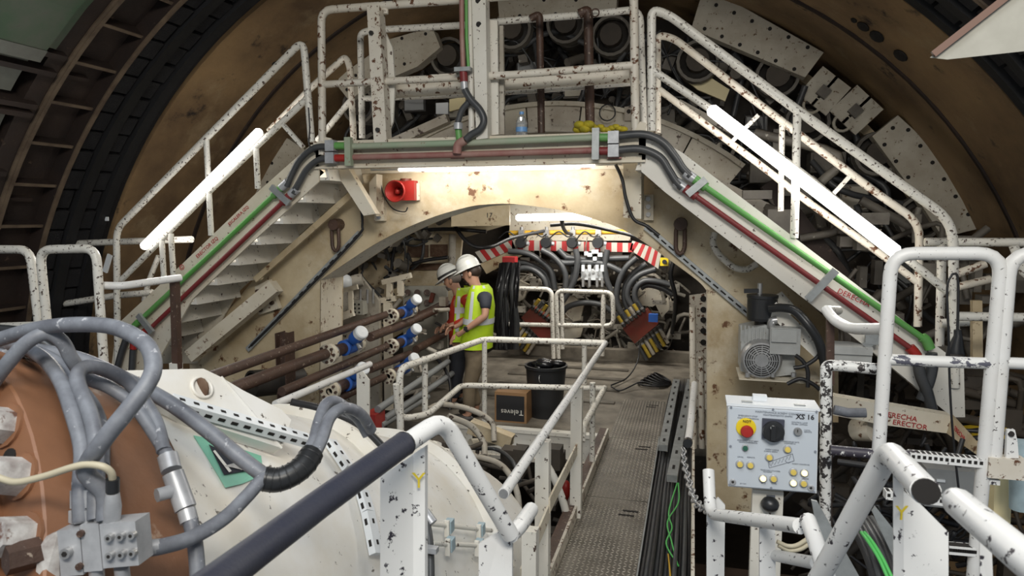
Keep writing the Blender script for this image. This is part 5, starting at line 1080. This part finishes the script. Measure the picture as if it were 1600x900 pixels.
def person(lab, J, fwd, cl):
    root = thing('person', J['foot'], lab, 'person'); up = V((0, 0, 1)); f = fwd; left = up.cross(f).normalized()
    n, h = J['neck'], J['head']; ax = (h-n).normalized(); hf = (f+V((0, 0, -.28))).normalized()
    body = []
    body.append([(J['pelvis'], .13), (J['belly'], .125), (J['chest'], .135), (J['neckbase'], .075), (n, .056), (h-ax*.045, .074), (h+ax*.015, .094), (h+ax*.08, .078)])
    body.append([(h-ax*.045, .074), (h-ax*.075+hf*.055, .048), (h-ax*.098+hf*.075, .032)]); body.append([(h-ax*.012+hf*.07, .02), (h-ax*.03+hf*.108, .015)]); body.append([(h-ax*.06+hf*.085, .02), (h-ax*.062+hf*.094, .014)])
    for s in 'LR':
        sg = 1 if s == 'L' else -1; e, wv = J['el'+s], J['wr'+s]; pm = J['pa'+s]; sh = J['sh'+s]
        body.append([(J['chest'], .135), (sh, .068), (sh.lerp(e, .5), .05), (e, .043), (e.lerp(wv, .35), .043), (wv, .028), (pm, (.030, .022))])
        d = (pm-wv).normalized(); body += hand(pm, (d+f*.4).normalized(), V((0, 0, -1)), (left*-sg*.6+up*.6).normalized())
        body.append([(J['pelvis'], .13), (J['hip'+s], .092), (J['kn'+s], .062), (J['kn'+s].lerp(J['an'+s], .35), .06), (J['an'+s], .04), (J['an'+s]+f*.06-up*.03, .04), (J['an'+s]+f*.16-up*.045, .03)])
    skin('body', body, FLESH, root)
    skin('trousers', [[(J['belly'].lerp(J['pelvis'], .5), .14), (J['pelvis'], .148)]]+[[(J['pelvis'], .148), (J['hip'+s], .108), (J['kn'+s], .085), (J['an'+s]+up*.02, .07)] for s in 'LR'], cl['trousers'], root)
    skin('shirt', [[(J['pelvis'], .14), (J['belly'], .14), (J['chest'], .148), (J['neckbase']-up*.01, .082)]]+[[(J['chest'], .148), (J['sh'+s], .08)]+([(J['sh'+s].lerp(J['el'+s], .72), .062)] if cl['short'] else [(J['el'+s], .058), (J['wr'+s].lerp(J['el'+s], .12), .042)]) for s in 'LR'], cl['shirt'], root)
    for s in 'LR': obj('boot', MB().sphere(J['an'+s]+f*.08-up*.045, (.15 if abs(f.x) > .7 else .06, .06, .05), 12, 8), DARK, root)
    vs_ = J['vest']; af = math.atan2(f.y, f.x); g = cl.get('gap', .35)
    ve = obj('vest', loft(vs_, af+g, af+2*PI-g, 30), LIME, root)
    zt_, zb_ = vs_[0][0].z, vs_[-1][0].z
    for (u0, u1) in cl['bands']: obj('reflective_band', loft(sub_secs(vs_, zt_+(zb_-zt_)*u0, zt_+(zb_-zt_)*u1, 3), af+g, af+2*PI-g, 30, grow=.006), REFL, ve)
    for a in cl['strips']: obj('reflective_strip', loft(sub_secs(vs_, zt_-.005, zt_+(zb_-zt_)*cl['strip_to'], 6), af+a, af+a+.26, 3, grow=.006), REFL, ve)
    hc = h+ax*.055; M = Matrix((hf.cross(ax).normalized(), ax.cross(hf.cross(ax)).normalized(), ax)).transposed()
    hl = [(.137, .0), (.136, .04), (.125, .085), (.095, .125), (.05, .145), (0, .15)]
    hd = obj('hard_hat', MB().lathe(hl, hc, ax, 24), HELM, root); m2 = MB(); N = 28; fp = (hf-ax*hf.dot(ax)).normalized(); sp_ = ax.cross(fp); vv = []
    for k in range(N):
        a = 2*PI*k/N; rr = .148+.055*max(0, math.cos(a))**2; dd = fp*math.cos(a)+sp_*math.sin(a); vv += [hc+dd*.13+ax*.012, hc+dd*rr-ax*(.012*max(0, math.cos(a))), hc+dd*rr-ax*(.006+.012*max(0, math.cos(a)))]
    m2.add(vv, [(3*k+q, 3*k+q+1, 3*((k+1) % N)+q+1, 3*((k+1) % N)+q) for k in range(N) for q in (0, 1)], True); obj('brim', m2, HELM, hd)
    obj('ridge', MB().tube(spline([hc+fp*(.125*math.cos(a))+ax*(.02+.135*math.sin(a)) for a in [PI*q/8 for q in range(1, 8)]], 3), .012, 6), HELM, hd)
    if cl.get('band'): obj('dark_band', MB().lathe([(.1385, .012), (.1385, .04)], hc, ax, 24), STRAP, hd)
    for s in (-1, 1):
        e = h+left*s*.033+hf*.088+ax*.008; obj('eye', MB().sphere(e, .012, 8, 6), WHP, root); obj('iris', MB().sphere(e+hf*.008, .006, 6, 4), HAIR, root)
        obj('eyebrow', MB().tube([e+left*.02+ax*.02+hf*.004, e-left*.02+ax*.02+hf*.006], .005, 5), HAIR, root)
        er = h+left*s*.092-hf*.01; obj('ear', MB().sphere(er-ax*.01, (.022, .014, .033), 10, 8), FLESH, root)
    obj('hair', MB().sphere(h-hf*.042+ax*.02, (.092, .097, .08), 14, 10), cl['hair'], root)
    obj('mouth', MB().tube([h-ax*.062+hf*.10+left*.018, h-ax*.062+hf*.104, h-ax*.062+hf*.10-left*.018], .004, 5), REDM, root)
    m3 = MB(); rb2 = random.Random(5)
    for k in range(40):
        a = rb2.uniform(-1.2, 1.2); c = h-ax*rb2.uniform(.065, .105)+hf*(.07*math.cos(a)+.02)+left*(.052*math.sin(a)); m3.sphere(c, .014, 5, 4)
    obj('beard', m3, cl['beard'], root, 'stuff')
    return root
Y1 = 7.25
J1 = dict(foot=V((at(738, 650, Y1).x, Y1, ZF)), pelvis=at(741, 548, Y1), belly=at(745, 516, Y1), chest=at(750, 478, Y1), neckbase=at(748, 455, Y1), neck=at(743, 447, Y1), head=at(735, 427, Y1),
          shL=at(759, 462, Y1-.2), elL=at(758, 494, Y1-.26), wrL=at(725, 517, Y1-.28), paL=at(714, 525, Y1-.26), shR=at(745, 463, Y1+.2), elR=at(736, 494, Y1+.24), wrR=at(717, 508, Y1+.08), paR=at(708, 512, Y1+.02),
          hipL=at(745, 562, Y1-.1), knL=at(733, 604, Y1-.12), hipR=at(741, 562, Y1+.1), knR=at(735, 602, Y1+.14))
J1['anL'] = V((at(738, 645, Y1).x, Y1-.12, ZF+.09)); J1['anR'] = V((at(740, 640, Y1).x, Y1+.14, ZF+.09))
J1['vest'] = [(at(750, 444, Y1), .085, .15), (at(751, 452, Y1), .125, .20), (at(750, 478, Y1), .165, .215), (at(747, 512, Y1), .17, .215), (at(744, 542, Y1), .185, .22)]
p1_ = person('man in white hard hat and lime vest over dark tee, hand at the railing', J1, V((-1, -.1, 0)).normalized(), dict(trousers=KHAKI, shirt=TEE, short=True, bands=((.52, .61),), strips=(1.15, 2.2, -1.4), strip_to=.52, hair=HAIR, beard=HAIR, gap=.45))
wv = J1['wrL']; d = (J1['elL']-wv).normalized(); obj('wristwatch', MB().cyl(wv+d*.02, wv+d*.05, .036, 12), BLACKP, p1_); obj('watch_case', MB().box(wv+d*.035+V((0, -.034, .012)), (.04, .014, .04)), BLACKP, p1_)
Y2 = 7.75
J2 = dict(foot=V((at(716, 645, Y2).x, Y2, ZF)), pelvis=at(718, 542, Y2), belly=at(718, 515, Y2), chest=at(720, 480, Y2), neckbase=at(717, 460, Y2), neck=at(713, 453, Y2), head=at(705, 438, Y2),
          shL=at(731, 466, Y2-.17), elL=at(737, 498, Y2-.2), wrL=at(705, 508, Y2-.2), paL=at(697, 510, Y2-.16), shR=at(716, 467, Y2+.2), elR=at(710, 496, Y2+.24), wrR=at(698, 512, Y2+.05), paR=at(691, 513, Y2+.0),
          hipL=at(719, 554, Y2-.1), knL=at(712, 594, Y2-.1), hipR=at(716, 554, Y2+.1), knR=at(711, 592, Y2+.12))
J2['anL'] = V((at(714, 640, Y2).x, Y2-.1, ZF+.09)); J2['anR'] = V((at(716, 640, Y2).x, Y2+.12, ZF+.09))
J2['vest'] = [(at(722, 448, Y2), .08, .15), (at(723, 456, Y2), .115, .20), (at(722, 480, Y2), .155, .215), (at(720, 512, Y2), .16, .215), (at(718, 530, Y2), .165, .22)]
p2_ = person('bearded man in hard hat with dark band, red shirt and lime vest, holding a phone', J2, V((-1, -.12, 0)).normalized(), dict(trousers=NAVY, shirt=ORANGE, short=False, bands=((.35, .46),), strips=(1.5, -1.7), strip_to=.8, hair=GREYH, beard=GREYH, gap=1.35, band=True))
one('phone', MB().box(at(688, 508, Y2-.1), (.13, .07, .012), Matrix.Rotation(.45, 3, 'Y')), BLACKP, 'black phone held by the man in the red shirt', 'phone')
# ================================================================== RIGHT SIDE
# control panel
YK = 3.1
kp = thing('control_panel', at(1195, 830, YK+.1), 'white control box marked XS 16 with yellow lamps and red stop button', 'control panel')
q = [at(x, y, YK) for x, y in ((1137.5, 635), (1279, 644), (1276, 771), (1137.5, 760))]
obj('enclosure', MB().prism(q, (0, .14, 0)), BOXW, kp)
q2 = [at(x, y, YK-.012) for x, y in ((1139, 637), (1278, 646), (1275, 769.5), (1139, 758.5))]; obj('front_plate', MB().prism(q2, (0, .012, 0)), FACE, kp)
obj('top_lid', MB().prism([q[0]+V((-.006, -.002, .003)), q[1]+V((.006, -.002, .003)), q[1]+V((.006, .145, .003)), q[0]+V((-.006, .145, .003))], (0, 0, .012)), BOXW, kp); obj('top_bracket', MB().box(at(1187, 618, YK+.10)+V((0, 0, -.012)), (.06, .04, .03)), BOXW, kp)
def kx(x, y, d=0): return at(1120+x/5, 600+y/5, YK-.013-d)
def knob(nm, x, y, r, m, h=.012, n=18, par=kp): return obj(nm, MB().lathe([(r, 0), (r, h*.8), (r*.88, h), (0, h)], kx(x, y), (0, -1, 0), n), m, par)
es = knob('stop_button', 228, 338, .042, YEL, .006, 28); obj('red_mushroom', MB().lathe([(.017, 0), (.017, .015), (.026, .018), (.027, .03), (.022, .036), (0, .037)], kx(232, 358), (0, -1, 0), 22), RED, es)
text('NOT', .016, INKK, kx(203, 300, .008), (1, 0, 0), (0, 0, 1), es)
sw_ = obj('main_switch', MB().box(kx(439, 352, .006), (.090, .014, .088)), mat('switch_grey', (.06, .065, .09), .5), kp)
obj('rotary_knob', MB().lathe([(.046, .012), (.044, .03), (.030, .032), (0, .03)], kx(440, 362), (0, -1, 0), 26), BLACKP, sw_); obj('knob_grip', MB().box(kx(440, 385, .038), (.018, .018, .062)), BLACKP, sw_); obj('indicator', MB().cyl(kx(440, 345, .033), kx(440, 345, .036), .011, 10), GALV, sw_)
ks = knob('key_switch', 632, 368, .017, STEEL, .014); obj('keyhole', MB().box(kx(632, 368, .015), (.003, .002, .012)), HOLE, ks)
gb = knob('green_button', 222, 497, .015, FITT, .006); obj('cap', MB().lathe([(.011, .006), (.011, .012), (0, .013)], kx(222, 497), (0, -1, 0), 14), GREENB, gb)
for (x, y, on) in ((180, 623, 0), (262, 632, 0), (410, 570, 0), (552, 508, 0), (360, 735, 1), (443, 738, 0), (597, 685, 0), (683, 692, 1), (597, 770, 1), (678, 775, 0)):
    b = knob('lamp_button', x, y, .0175, FITT, .008); obj('lens', MB().lathe([(.0125, .006), (.0115, .014), (0, .0145)], kx(x, y), (0, -1, 0), 16), LAMPON if on else LAMPOFF, b)
for x, y in ((112, 182), (440, 198), (780, 217), (108, 485), (770, 528), (98, 788), (425, 812), (760, 845)): obj('screw', MB().cyl(kx(x, y), kx(x, y, .004), .005, 10), INKG, kp)
for x, y in ((125, 765), (735, 812)): l_ = knob('lock', x, y, .014, FITT, .004); obj('lock_slot', MB().cyl(kx(x, y, .004), kx(x, y, .0055), .006, 8), HOLE, l_)
DX = kx(700, 215)-kx(100, 175); DX = V((1, 0, 0))
for (s, x, y, z) in (('MAINTENANCE SCREW CONVEYOR', 300, 222, .0125), ('MANTENIMIENTO SINFIN', 362, 246, .0105), ('EMERGENCY STOP', 168, 250, .0095), ('PARO DE EMERGENCIA', 162, 268, .0085), ('EMERGENCY STOP RESET', 160, 442, .0078), ('REARME EMERGENCIA', 172, 456, .0078),
                     ('CONTROL LAMP', 584, 302, .0085), ('PRUEBA LAMPARA', 584, 316, .0078), ('LOCAL', 682, 364, .008), ('REMOTE', 682, 378, .008), ('LOCAL', 160, 572, .0085), ('REMOTE', 236, 576, .0085), ('SCREW CASING', 378, 514, .0078), ('CUERPO SINFIN', 368, 528, .0078),
                     ('DISCHARGE GATE', 520, 452, .0078), ('COMPUERTA', 526, 466, .0078), ('TELESCOPIC CYLINDER', 340, 674, .0078), ('CILINDRO', 362, 688, .0078), ('GATE', 344, 778, .0078), ('CLOSE', 424, 780, .0078), ('SCREW CONVEYOR', 588, 626, .0078), ('ABRIR', 580, 718, .0078), ('CERRAR', 662, 742, .0078), ('24 V DC', 180, 780, .0075)):
    text(s, z, INKG, kx(x, y, .001), DX, (0, 0, 1), kp, 'lettering', .0003)
text('XS 16', .030, INKK, kx(618, 272, .001), (1, 0, .02), (.15, 0, 1), kp, 'marker_text', .0003, .0006)
m = MB(); Z_ = lambda *p: m.tube([kx(x, y, .001) for x, y in p], .0009, 4)
Z_((402, 612), (592, 545)); Z_((410, 655), (605, 600)); Z_((402, 612), (410, 655)); Z_((592, 545), (605, 600)); Z_((536, 604), (560, 618), (596, 600))
Z_(*[(410+k*14, (640 if k % 2 else 612)-k*4.9+6) for k in range(13)]); obj('screw_drawing', m, INKG, kp, 'stuff')
for x in (235, 648): obj('maker_plate', MB().box(at(1120+x/5, 628.5+(x-235)*.013, YK+.035)+V((0, 0, .0)), (.045, .02, .012)), GALV, kp)
obj('stand', MB().box2(at(1176, 765, YK+.06), at(1214, 960, YK+.11)), WHT, kp); obj('cable_gland', MB().tube(pxpath([(1204, 772), (1204, 782)], YK+.07), .022, 10), INKG, kp); obj('hand_knob', MB().sphere(at(1203, 788, YK+.04), (.04, .04, .035), 10, 8), BLACKP, kp)
# tall gate frames at the right
t = thing('gate_railing', at(1450, 900, 3.15), 'large white tubular gate frame right of the control panel', 'railing'); GY = 3.15
rail(t, pxpath([(1372, 720), (1393, 396), (1566, 396), (1519, 930)], GY), .0275, NEARC, 'frame', .09, 14)
rail(t, pxpath([(1388, 562), (1546, 568)], GY), .024, mat('scuffed_cross_rail', (.74, .74, .72), .4, chip=(.10, .10, .13), schip=26, thr=.55, soft=.02, stretch=(.5, 1, 1)), 'cross_rail')
rail(t, pxpath([(1297, 703), (1372, 710), (1430, 712)], GY), .022, mat('scuffed_dark_rail', (.05, .045, .06), .45, chip=(.7, .7, .68), schip=30, thr=.6), 'scuffed_rail')
def rung(p, q_, nm='slotted_rung'):
    a = at(*p, GY); b = at(*q_, GY); o = obj(nm, MB().beam(a, b, .05, .035), NEARW, t); n = 13
    for k in range(n): c = a.lerp(b, (k+.5)/n)+V((0, 0, .0185)); obj('hole', MB().box(c, (.012, .034, .002)), HOLE, o)
    for k in range(n): c = a.lerp(b, (k+.5)/n)+V((0, -.0255, .003)); obj('hole', MB().box(c, (.012, .002, .014)), HOLE, o)
rung((1420, 711), (1534, 722)); rung((1382, 771), (1500, 784)); rung((1480, 856), (1526, 860))
t = thing('gate_railing', at(1580, 720, GY), 'white tubular gate frame cut by the right edge', 'railing')
rail(t, pxpath([(1552, 730), (1578, 396), (1700, 392)], GY), .0275, NEARC, 'frame', .09, 14); rail(t, pxpath([(1572, 567), (1680, 572)], GY), .024, NEARC, 'cross_rail')
hb2 = obj('hinge_bracket', MB().box2(at(1546, 716, GY-.04), at(1592, 742, GY+.03)), RAILR, t); obj('hinge_ear', MB().prism([at(x, y, GY-.02) for x, y in ((1574, 672), (1586, 672), (1590, 690), (1592, 716), (1572, 716))], (0, .02, 0)), NEARW, t); obj('hinge_hole', MB().cyl(at(1580, 678, GY-.024), at(1580, 678, GY-.018), .012, 10), HOLE, t); obj('lug', MB().box2(at(1530, 748, GY-.02), at(1556, 753, GY+.02)), NEARW, t)
t = thing('chipped_railing', at(1290, 800, 3.3), 'heavily chipped black and white rail beside the control panel', 'railing')
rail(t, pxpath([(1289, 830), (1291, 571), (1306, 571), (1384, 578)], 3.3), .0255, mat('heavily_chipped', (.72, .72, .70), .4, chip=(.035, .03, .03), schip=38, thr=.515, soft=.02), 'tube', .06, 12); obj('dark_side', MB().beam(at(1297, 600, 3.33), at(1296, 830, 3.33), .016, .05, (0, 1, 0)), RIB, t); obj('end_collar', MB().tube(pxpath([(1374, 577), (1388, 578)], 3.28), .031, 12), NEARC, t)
t = thing('grab_rail', at(1298, 570, 3.6), 'white bent grab rail on a brown post in front of the right stair', 'railing')
rail(t, pxpath([(1291, 484, 3.75), (1303, 500, 3.65), (1328, 514, 3.5), (1385, 514, 3.2)]), .026, NEARC, 'bar', .12, 12); obj('bar_stub', MB().tube(pxpath([(1291, 484, 3.75), (1310, 485, 3.9)]), .024, 10), WHT, t); obj('post', MB().beam(at(1297, 495, 3.7), at(1297, 600, 3.7), .035, .035, (0, 1, 0)), PIPER, t)
one('step_clip', MB().box2(at(1352, 538, 4.9), at(1374, 522, 4.93)), GALV, 'small steel step clip on the right stair stringer', 'clip')
# pump and motor unit
Yp = 5.15; pu = thing('pump_unit', at(1200, 600, Yp), 'grey electric motor and pump with black reservoir on the portal leg', 'pump')
c = at(1190, 563, Yp-.1)
obj('motor_housing', MB().prism([at(x, y, Yp) for x, y in ((1158, 516), (1196, 508), (1240, 514), (1243, 585), (1200, 590), (1157, 580))], (0, .3, 0)), MOTOR, pu)
cow = obj('fan_cowl', MB().lathe([(.14, .12), (.14, .02), (.125, .0), (.05, -.008), (0, -.008)], c, AX, 28), STEEL, pu)
for rr in (.05, .065, .08, .095, .11): obj('grille_ring', MB().ring(c+V((0, -.006, 0)), AX, rr, .0035, 26, 5), HOLE, cow)
for k in range(12): a = 2*PI*k/12; obj('grille_bar', MB().beam(c+V((.045*math.cos(a), -.011, .045*math.sin(a))), c+V((.12*math.cos(a), -.004, .12*math.sin(a))), .006, .006, (0, 1, 0)), STEEL, cow)
for k in range(7): obj('cooling_fin', MB().box(at(1158+k*6, 516, Yp-.01)+V((0, 0, -.02-.004*k)), (.008, .02, .12)), MOTOR, pu)
obj('terminal_box', MB().box2(at(1204, 512, Yp-.12), at(1246, 550, Yp)), MOTOR, pu); obj('terminal_lid', MB().box2(at(1206, 514, Yp-.14), at(1244, 535, Yp-.12)), MOTOR, pu)
obj('base_plate', MB().box2(at(1155, 592, Yp-.12), at(1288, 601, Yp-.12)+V((0, .4, 0))), CREAML, pu)
for x in (1168, 1208, 1240): obj('foot_bolt', MB().hexa(at(x, 589, Yp-.1), (0, 0, 1), .018, .03), STEEL, pu)
rc = at(1190, 500, Yp+.1); obj('reservoir', MB().lathe([(0, 0), (.10, 0), (.105, .02), (.105, .16), (.11, .165), (.11, .185), (0, .19)], rc, (0, 0, 1), 22), BLACKP, pu); obj('reservoir_neck', MB().cyl(rc-V((0, 0, .06)), rc, .05, 12), DARK, pu)
obj('filler_pipe', MB().tube([rc+V((-.02, 0, .18)), rc+V((-.02, 0, .27))], .018, 8), STEEL, pu); obj('lever', MB().beam(rc+V((-.13, 0, .21)), rc+V((-.02, 0, .215)), .03, .03), BLACKP, pu)
obj('elbow', MB().tube(spline(pxpath([(1205, 512), (1206, 502), (1214, 500)], Yp), 4), .03, 8), STEEL, pu)
one('support_arm', MB().beam(at(1205, 480, 5.2), at(1283, 552, 5.1), .10, .06, (0, 1, 0)), WHT, 'white slanted support arm right of the black reservoir', 'bracket')
pz('bracket_plate', 'white plate with bolts beside the black reservoir', 'plate', [(1212, 462), (1222, 456), (1240, 476), (1232, 505), (1210, 500)], 5.3, WHT, .04)
hose('thick corrugated black hose sweeping from the pump to the right', [(1203, 482, 5.1), (1222, 481, 5.05), (1242, 486, 5.0), (1262, 507, 4.95), (1280, 536, 4.95), (1290, 575, 5.0)], 5, .031, BLACKP, 10)
gbx = thing('grey_box', at(1330, 560, 4.9), 'grey enclosure with white tag behind the brown post', 'box'); obj('case', MB().box2(at(1304, 545, 4.9), at(1350, 572, 5.1)), MOTOR, gbx); obj('tag', MB().box2(at(1314, 550, 4.895), at(1328, 554, 4.9)), WHP, gbx); obj('lid', MB().box2(at(1303, 541, 4.88), at(1351, 546, 5.1)), MOTOR, gbx)
for k, (pts, l) in enumerate((([(1243, 555), (1255, 565), (1262, 580), (1262, 605)], 'black loop cable hanging right of the motor, inner one'), ([(1240, 575), (1256, 572), (1275, 560), (1285, 545)], 'black cable from the motor to the post'), ([(1230, 600), (1250, 592), (1270, 600), (1284, 612)], 'black cable along the motor base plate'))): hose(l, pts, 5.0, .014, BLACK)
# marked beam and hazard step
mbm = thing('marked_beam', at(1350, 640, 4.7), 'white beam marked DERECHA ERECTOR in red below the right stair', 'beam'); YM = 4.7
obj('web', MB().prism([at(x, y, YM) for x, y in ((1284, 616), (1487, 650), (1479, 677), (1380, 664), (1298, 648), (1284, 645))], (0, .1, 0)), CREAML, mbm)
obj('return_side', MB().prism([at(1487, 650, YM), at(1532, 700, YM-.4), at(1528, 712, YM-.4), at(1479, 677, YM)], (0.02, .05, 0)), CREAM, mbm)
d = at(1432, 656, YM)-at(1385, 648, YM); text('DERECHA', .046, INKR, at(1377, 649.5, YM-.005), d, (0, 0, 1), mbm); text('ERECTOR', .046, INKR, at(1394, 662.5, YM-.005), d, (0, 0, 1), mbm)
d = at(1520, 695, YM-.3)-at(1495, 667, YM-.05); text('ERECHA', .045, INKR, at(1491, 672, YM-.11), d, (0, 0, 1), mbm)
hz = thing('hazard_step', atZ(1520, 675, -1.58), 'step plate with yellow and black hazard stripes at the right', 'step'); N_ = 5
for k in range(8):
    u0, u1 = k/8, (k+1)/8; L = lambda a, b, u: (a[0]+(b[0]-a[0])*u, a[1]+(b[1]-a[1])*u)
    A0, A1 = (1486, 656), (1512, 700); B0, B1 = (1566, 646), (1580, 690); qd = [atZ(*L(A0, A1, u0), -1.58), atZ(*L(A0, A1, u1), -1.58), atZ(*L(B0, B1, u1), -1.58), atZ(*L(B0, B1, u0), -1.58)]
    obj('stripe', MB().prism(qd, (0, 0, -.04)), BLACKP if k % 2 else mat('hazard_yellow%d' % k, (.72, .50, .03), .5, chip=(.1, .08, .03), schip=20, thr=.6), hz)
one('grey_enclosure', MB().box2(at(1448, 732, 4.2), at(1514, 768, 4.5)), BOXG, 'grey box with small white tag behind the slotted rungs', 'box'); obj('tag', MB().box2(at(1464, 749, 4.19), at(1476, 753, 4.2)), WHP, bpy.data.objects['grey_enclosure'])
pz('cream_post', 'pale yellow post at the lower right edge', 'post', [(1554, 745), (1582, 745), (1579, 818), (1552, 822)], 3.4, YELT, .06)
one('blue_pipe', MB().tube(pxpath([(1596, 690), (1596, 795)], 3.3), .045, 12), BLUEG, 'blue grey pipe at the right edge below the gate bracket', 'pipe')
pl_ = thing('hanging_socket', at(1495, 545, 4.2), 'black cable socket hanging in the large gate frame', 'socket'); obj('cord', MB().tube(spline(pxpath([(1487, 428), (1496, 432), (1497, 470), (1496, 518)], 4.2), 5), .007, 6), BLACK, pl_); obj('socket_body', MB().tube(pxpath([(1496, 515), (1497, 525), (1493, 545), (1493, 556)], 4.2), [.018, .022, .042, .048], 12), BLACKP, pl_); obj('plug_face', MB().cyl(at(1493, 554, 4.15), at(1493, 560, 4.15), .04, 10), DARK, pl_)
one('thin_cord', MB().tube(spline(pxpath([(1488, 428), (1480, 450), (1482, 520), (1484, 600), (1489, 680), (1498, 765)], 4.0), 6), .006, 6), BLACK, 'thin black cord hanging down through the large gate frame', 'cord')
# rails further back at the right
for pts, Y, l, m_ in (([(1445, 378), (1640, 379)], 5.3, 'horizontal white tube rail behind the large gate frame', RAILW), ([(1472, 382), (1468, 540)], 5.3, 'vertical white tube behind the foot of the right stair', RAILW), ([(1584, 384), (1600, 425), (1620, 440)], 5.2, 'slanting white tube at the right edge', RAILW),
                      ([(1497, 494), (1640, 497)], 5.0, 'lower horizontal white tube behind the large gate frame', RAILW), ([(1470, 505), (1513, 503)], 5.2, 'short white tube stub behind the stair foot', RAILW), ([(1490, 430), (1540, 412)], 5.5, 'slanting cream tube behind the large gate frame', RAILR), ([(1498, 448), (1548, 436)], 5.6, 'thin slanting rusty tube behind the large gate frame', RAILR)):
    one('tube_rail', MB().tube(pxpath(pts, Y), .030, 8), m_, l, 'railing')
pz('perforated_plate', 'pale rusty plate with holes behind the large gate frame', 'plate', [(1520, 470), (1535, 470), (1536, 560), (1520, 560)], 5.6, CREAM); pz('dark_cover', 'dark grey cover right of the stair foot', 'plate', [(1440, 585), (1540, 590), (1540, 640), (1505, 640)], 5.9, DARKB)
one('white_cylinder', MB().cyl(at(1337, 671, 4.9), at(1366, 672, 4.8), .075, 14), CREAML, 'short cream cylinder under the marked beam', 'cylinder')
one('scuffed_pipe', MB().tube(pxpath([(1303, 640), (1325, 645), (1353, 645)], 4.5), .03, 8), HOSEG, 'grey scuffed hose end under the marked beam', 'hose')
# galvanised tray with coiled cables, bottom right
pz('tray_side', 'galvanised tray side left of the coiled cables', 'cable tray', [(1268, 782), (1277, 784), (1345, 905), (1345, 960), (1300, 960)], 2.75, GALV, .015); pz('tray_side', 'galvanised tray side right of the coiled cables', 'cable tray', [(1363, 800), (1368, 792), (1400, 832), (1400, 880)], 2.75, GALV, .015)
for k in range(8):
    x = 1332+k*8; one('coiled_cable', MB().tube(spline(pxpath([(x-10, 806+k, 3.1), (x+2, 826+k*.5, 2.95), (x+20, 862, 2.8), (x+34, 905, 2.65), (x+44, 960, 2.5)]), 5), .0165, 8), HOSE if k % 2 else BLACK, 'black cable in the galvanised tray, %s from the left' % ('first second third fourth fifth sixth seventh eighth'.split()[k]), 'cable', 'cables in the galvanised tray')
for k in (0, 1): one('earth_wire', MB().tube(spline(pxpath([(1346+k*5, 832, 2.8), (1358+k*6, 848, 2.72), (1374+k*6, 874, 2.66), (1388+k*7, 905, 2.6)]), 5), .007, 6), CABG, 'green earth wire on the coiled cables at the bottom, %s' % ('left one', 'right one')[k], 'wire')
for k, (pts, l) in enumerate((([(1214, 846), (1230, 853), (1245, 852), (1262, 842)], 'upper thin pale cable below the bent handrail'), ([(1216, 852), (1232, 860), (1250, 858), (1264, 850)], 'lower thin pale cable below the bent handrail'))): hose(l, pts, 2.5, .008, CREAMC)
m = MB(); rr_ = random.Random(9)
for k in range(150):
    x, y = rr_.uniform(1290, 1600), rr_.uniform(560, 900); Y = rr_.uniform(5.85, 6.8); p = at(x, y, Y)
    if k % 3 == 0: m.box(p, (rr_.uniform(.05, .2), .12, rr_.uniform(.05, .25)))
    else: m.tube(spline([p, p+V((rr_.uniform(-.3, .3), rr_.uniform(-.2, .2), rr_.uniform(-.3, .3))), p+V((rr_.uniform(-.5, .5), 0, rr_.uniform(-.5, .2)))], 4), rr_.uniform(.012, .04), 6)
o = obj('lower_right_clutter', m, DARKB, None, 'stuff'); o['label'] = 'dark clutter of hoses and brackets behind the gate frames'
m = MB()
for k in range(60):
    x, y = rr_.uniform(1290, 1540), rr_.uniform(680, 880); p = at(x, y, rr_.uniform(4.2, 4.9)); m.tube(spline([p, p+V((rr_.uniform(-.2, .2), 0, rr_.uniform(-.25, .1))), p+V((rr_.uniform(-.3, .3), .1, rr_.uniform(-.4, .1)))], 4), rr_.uniform(.008, .022), 6)
o = obj('lower_right_hoses', m, BLACK, None, 'stuff'); o['label'] = 'tangle of black hoses behind the slotted rungs'
m = MB()
for k in range(110):
    x, y = rr_.uniform(1180, 1600), rr_.uniform(200, 560)
    if y < 200+(x-1180)*.55: continue
    p = at(x, y, rr_.uniform(6.3, 7.6))
    if k % 2: m.box(p, (rr_.uniform(.05, .3), .15, rr_.uniform(.05, .3)))
    else: m.tube(spline([p, p+V((rr_.uniform(-.3, .3), rr_.uniform(-.2, .2), rr_.uniform(-.3, .3))), p+V((rr_.uniform(-.6, .6), 0, rr_.uniform(-.5, .5)))], 4), rr_.uniform(.015, .05), 6)
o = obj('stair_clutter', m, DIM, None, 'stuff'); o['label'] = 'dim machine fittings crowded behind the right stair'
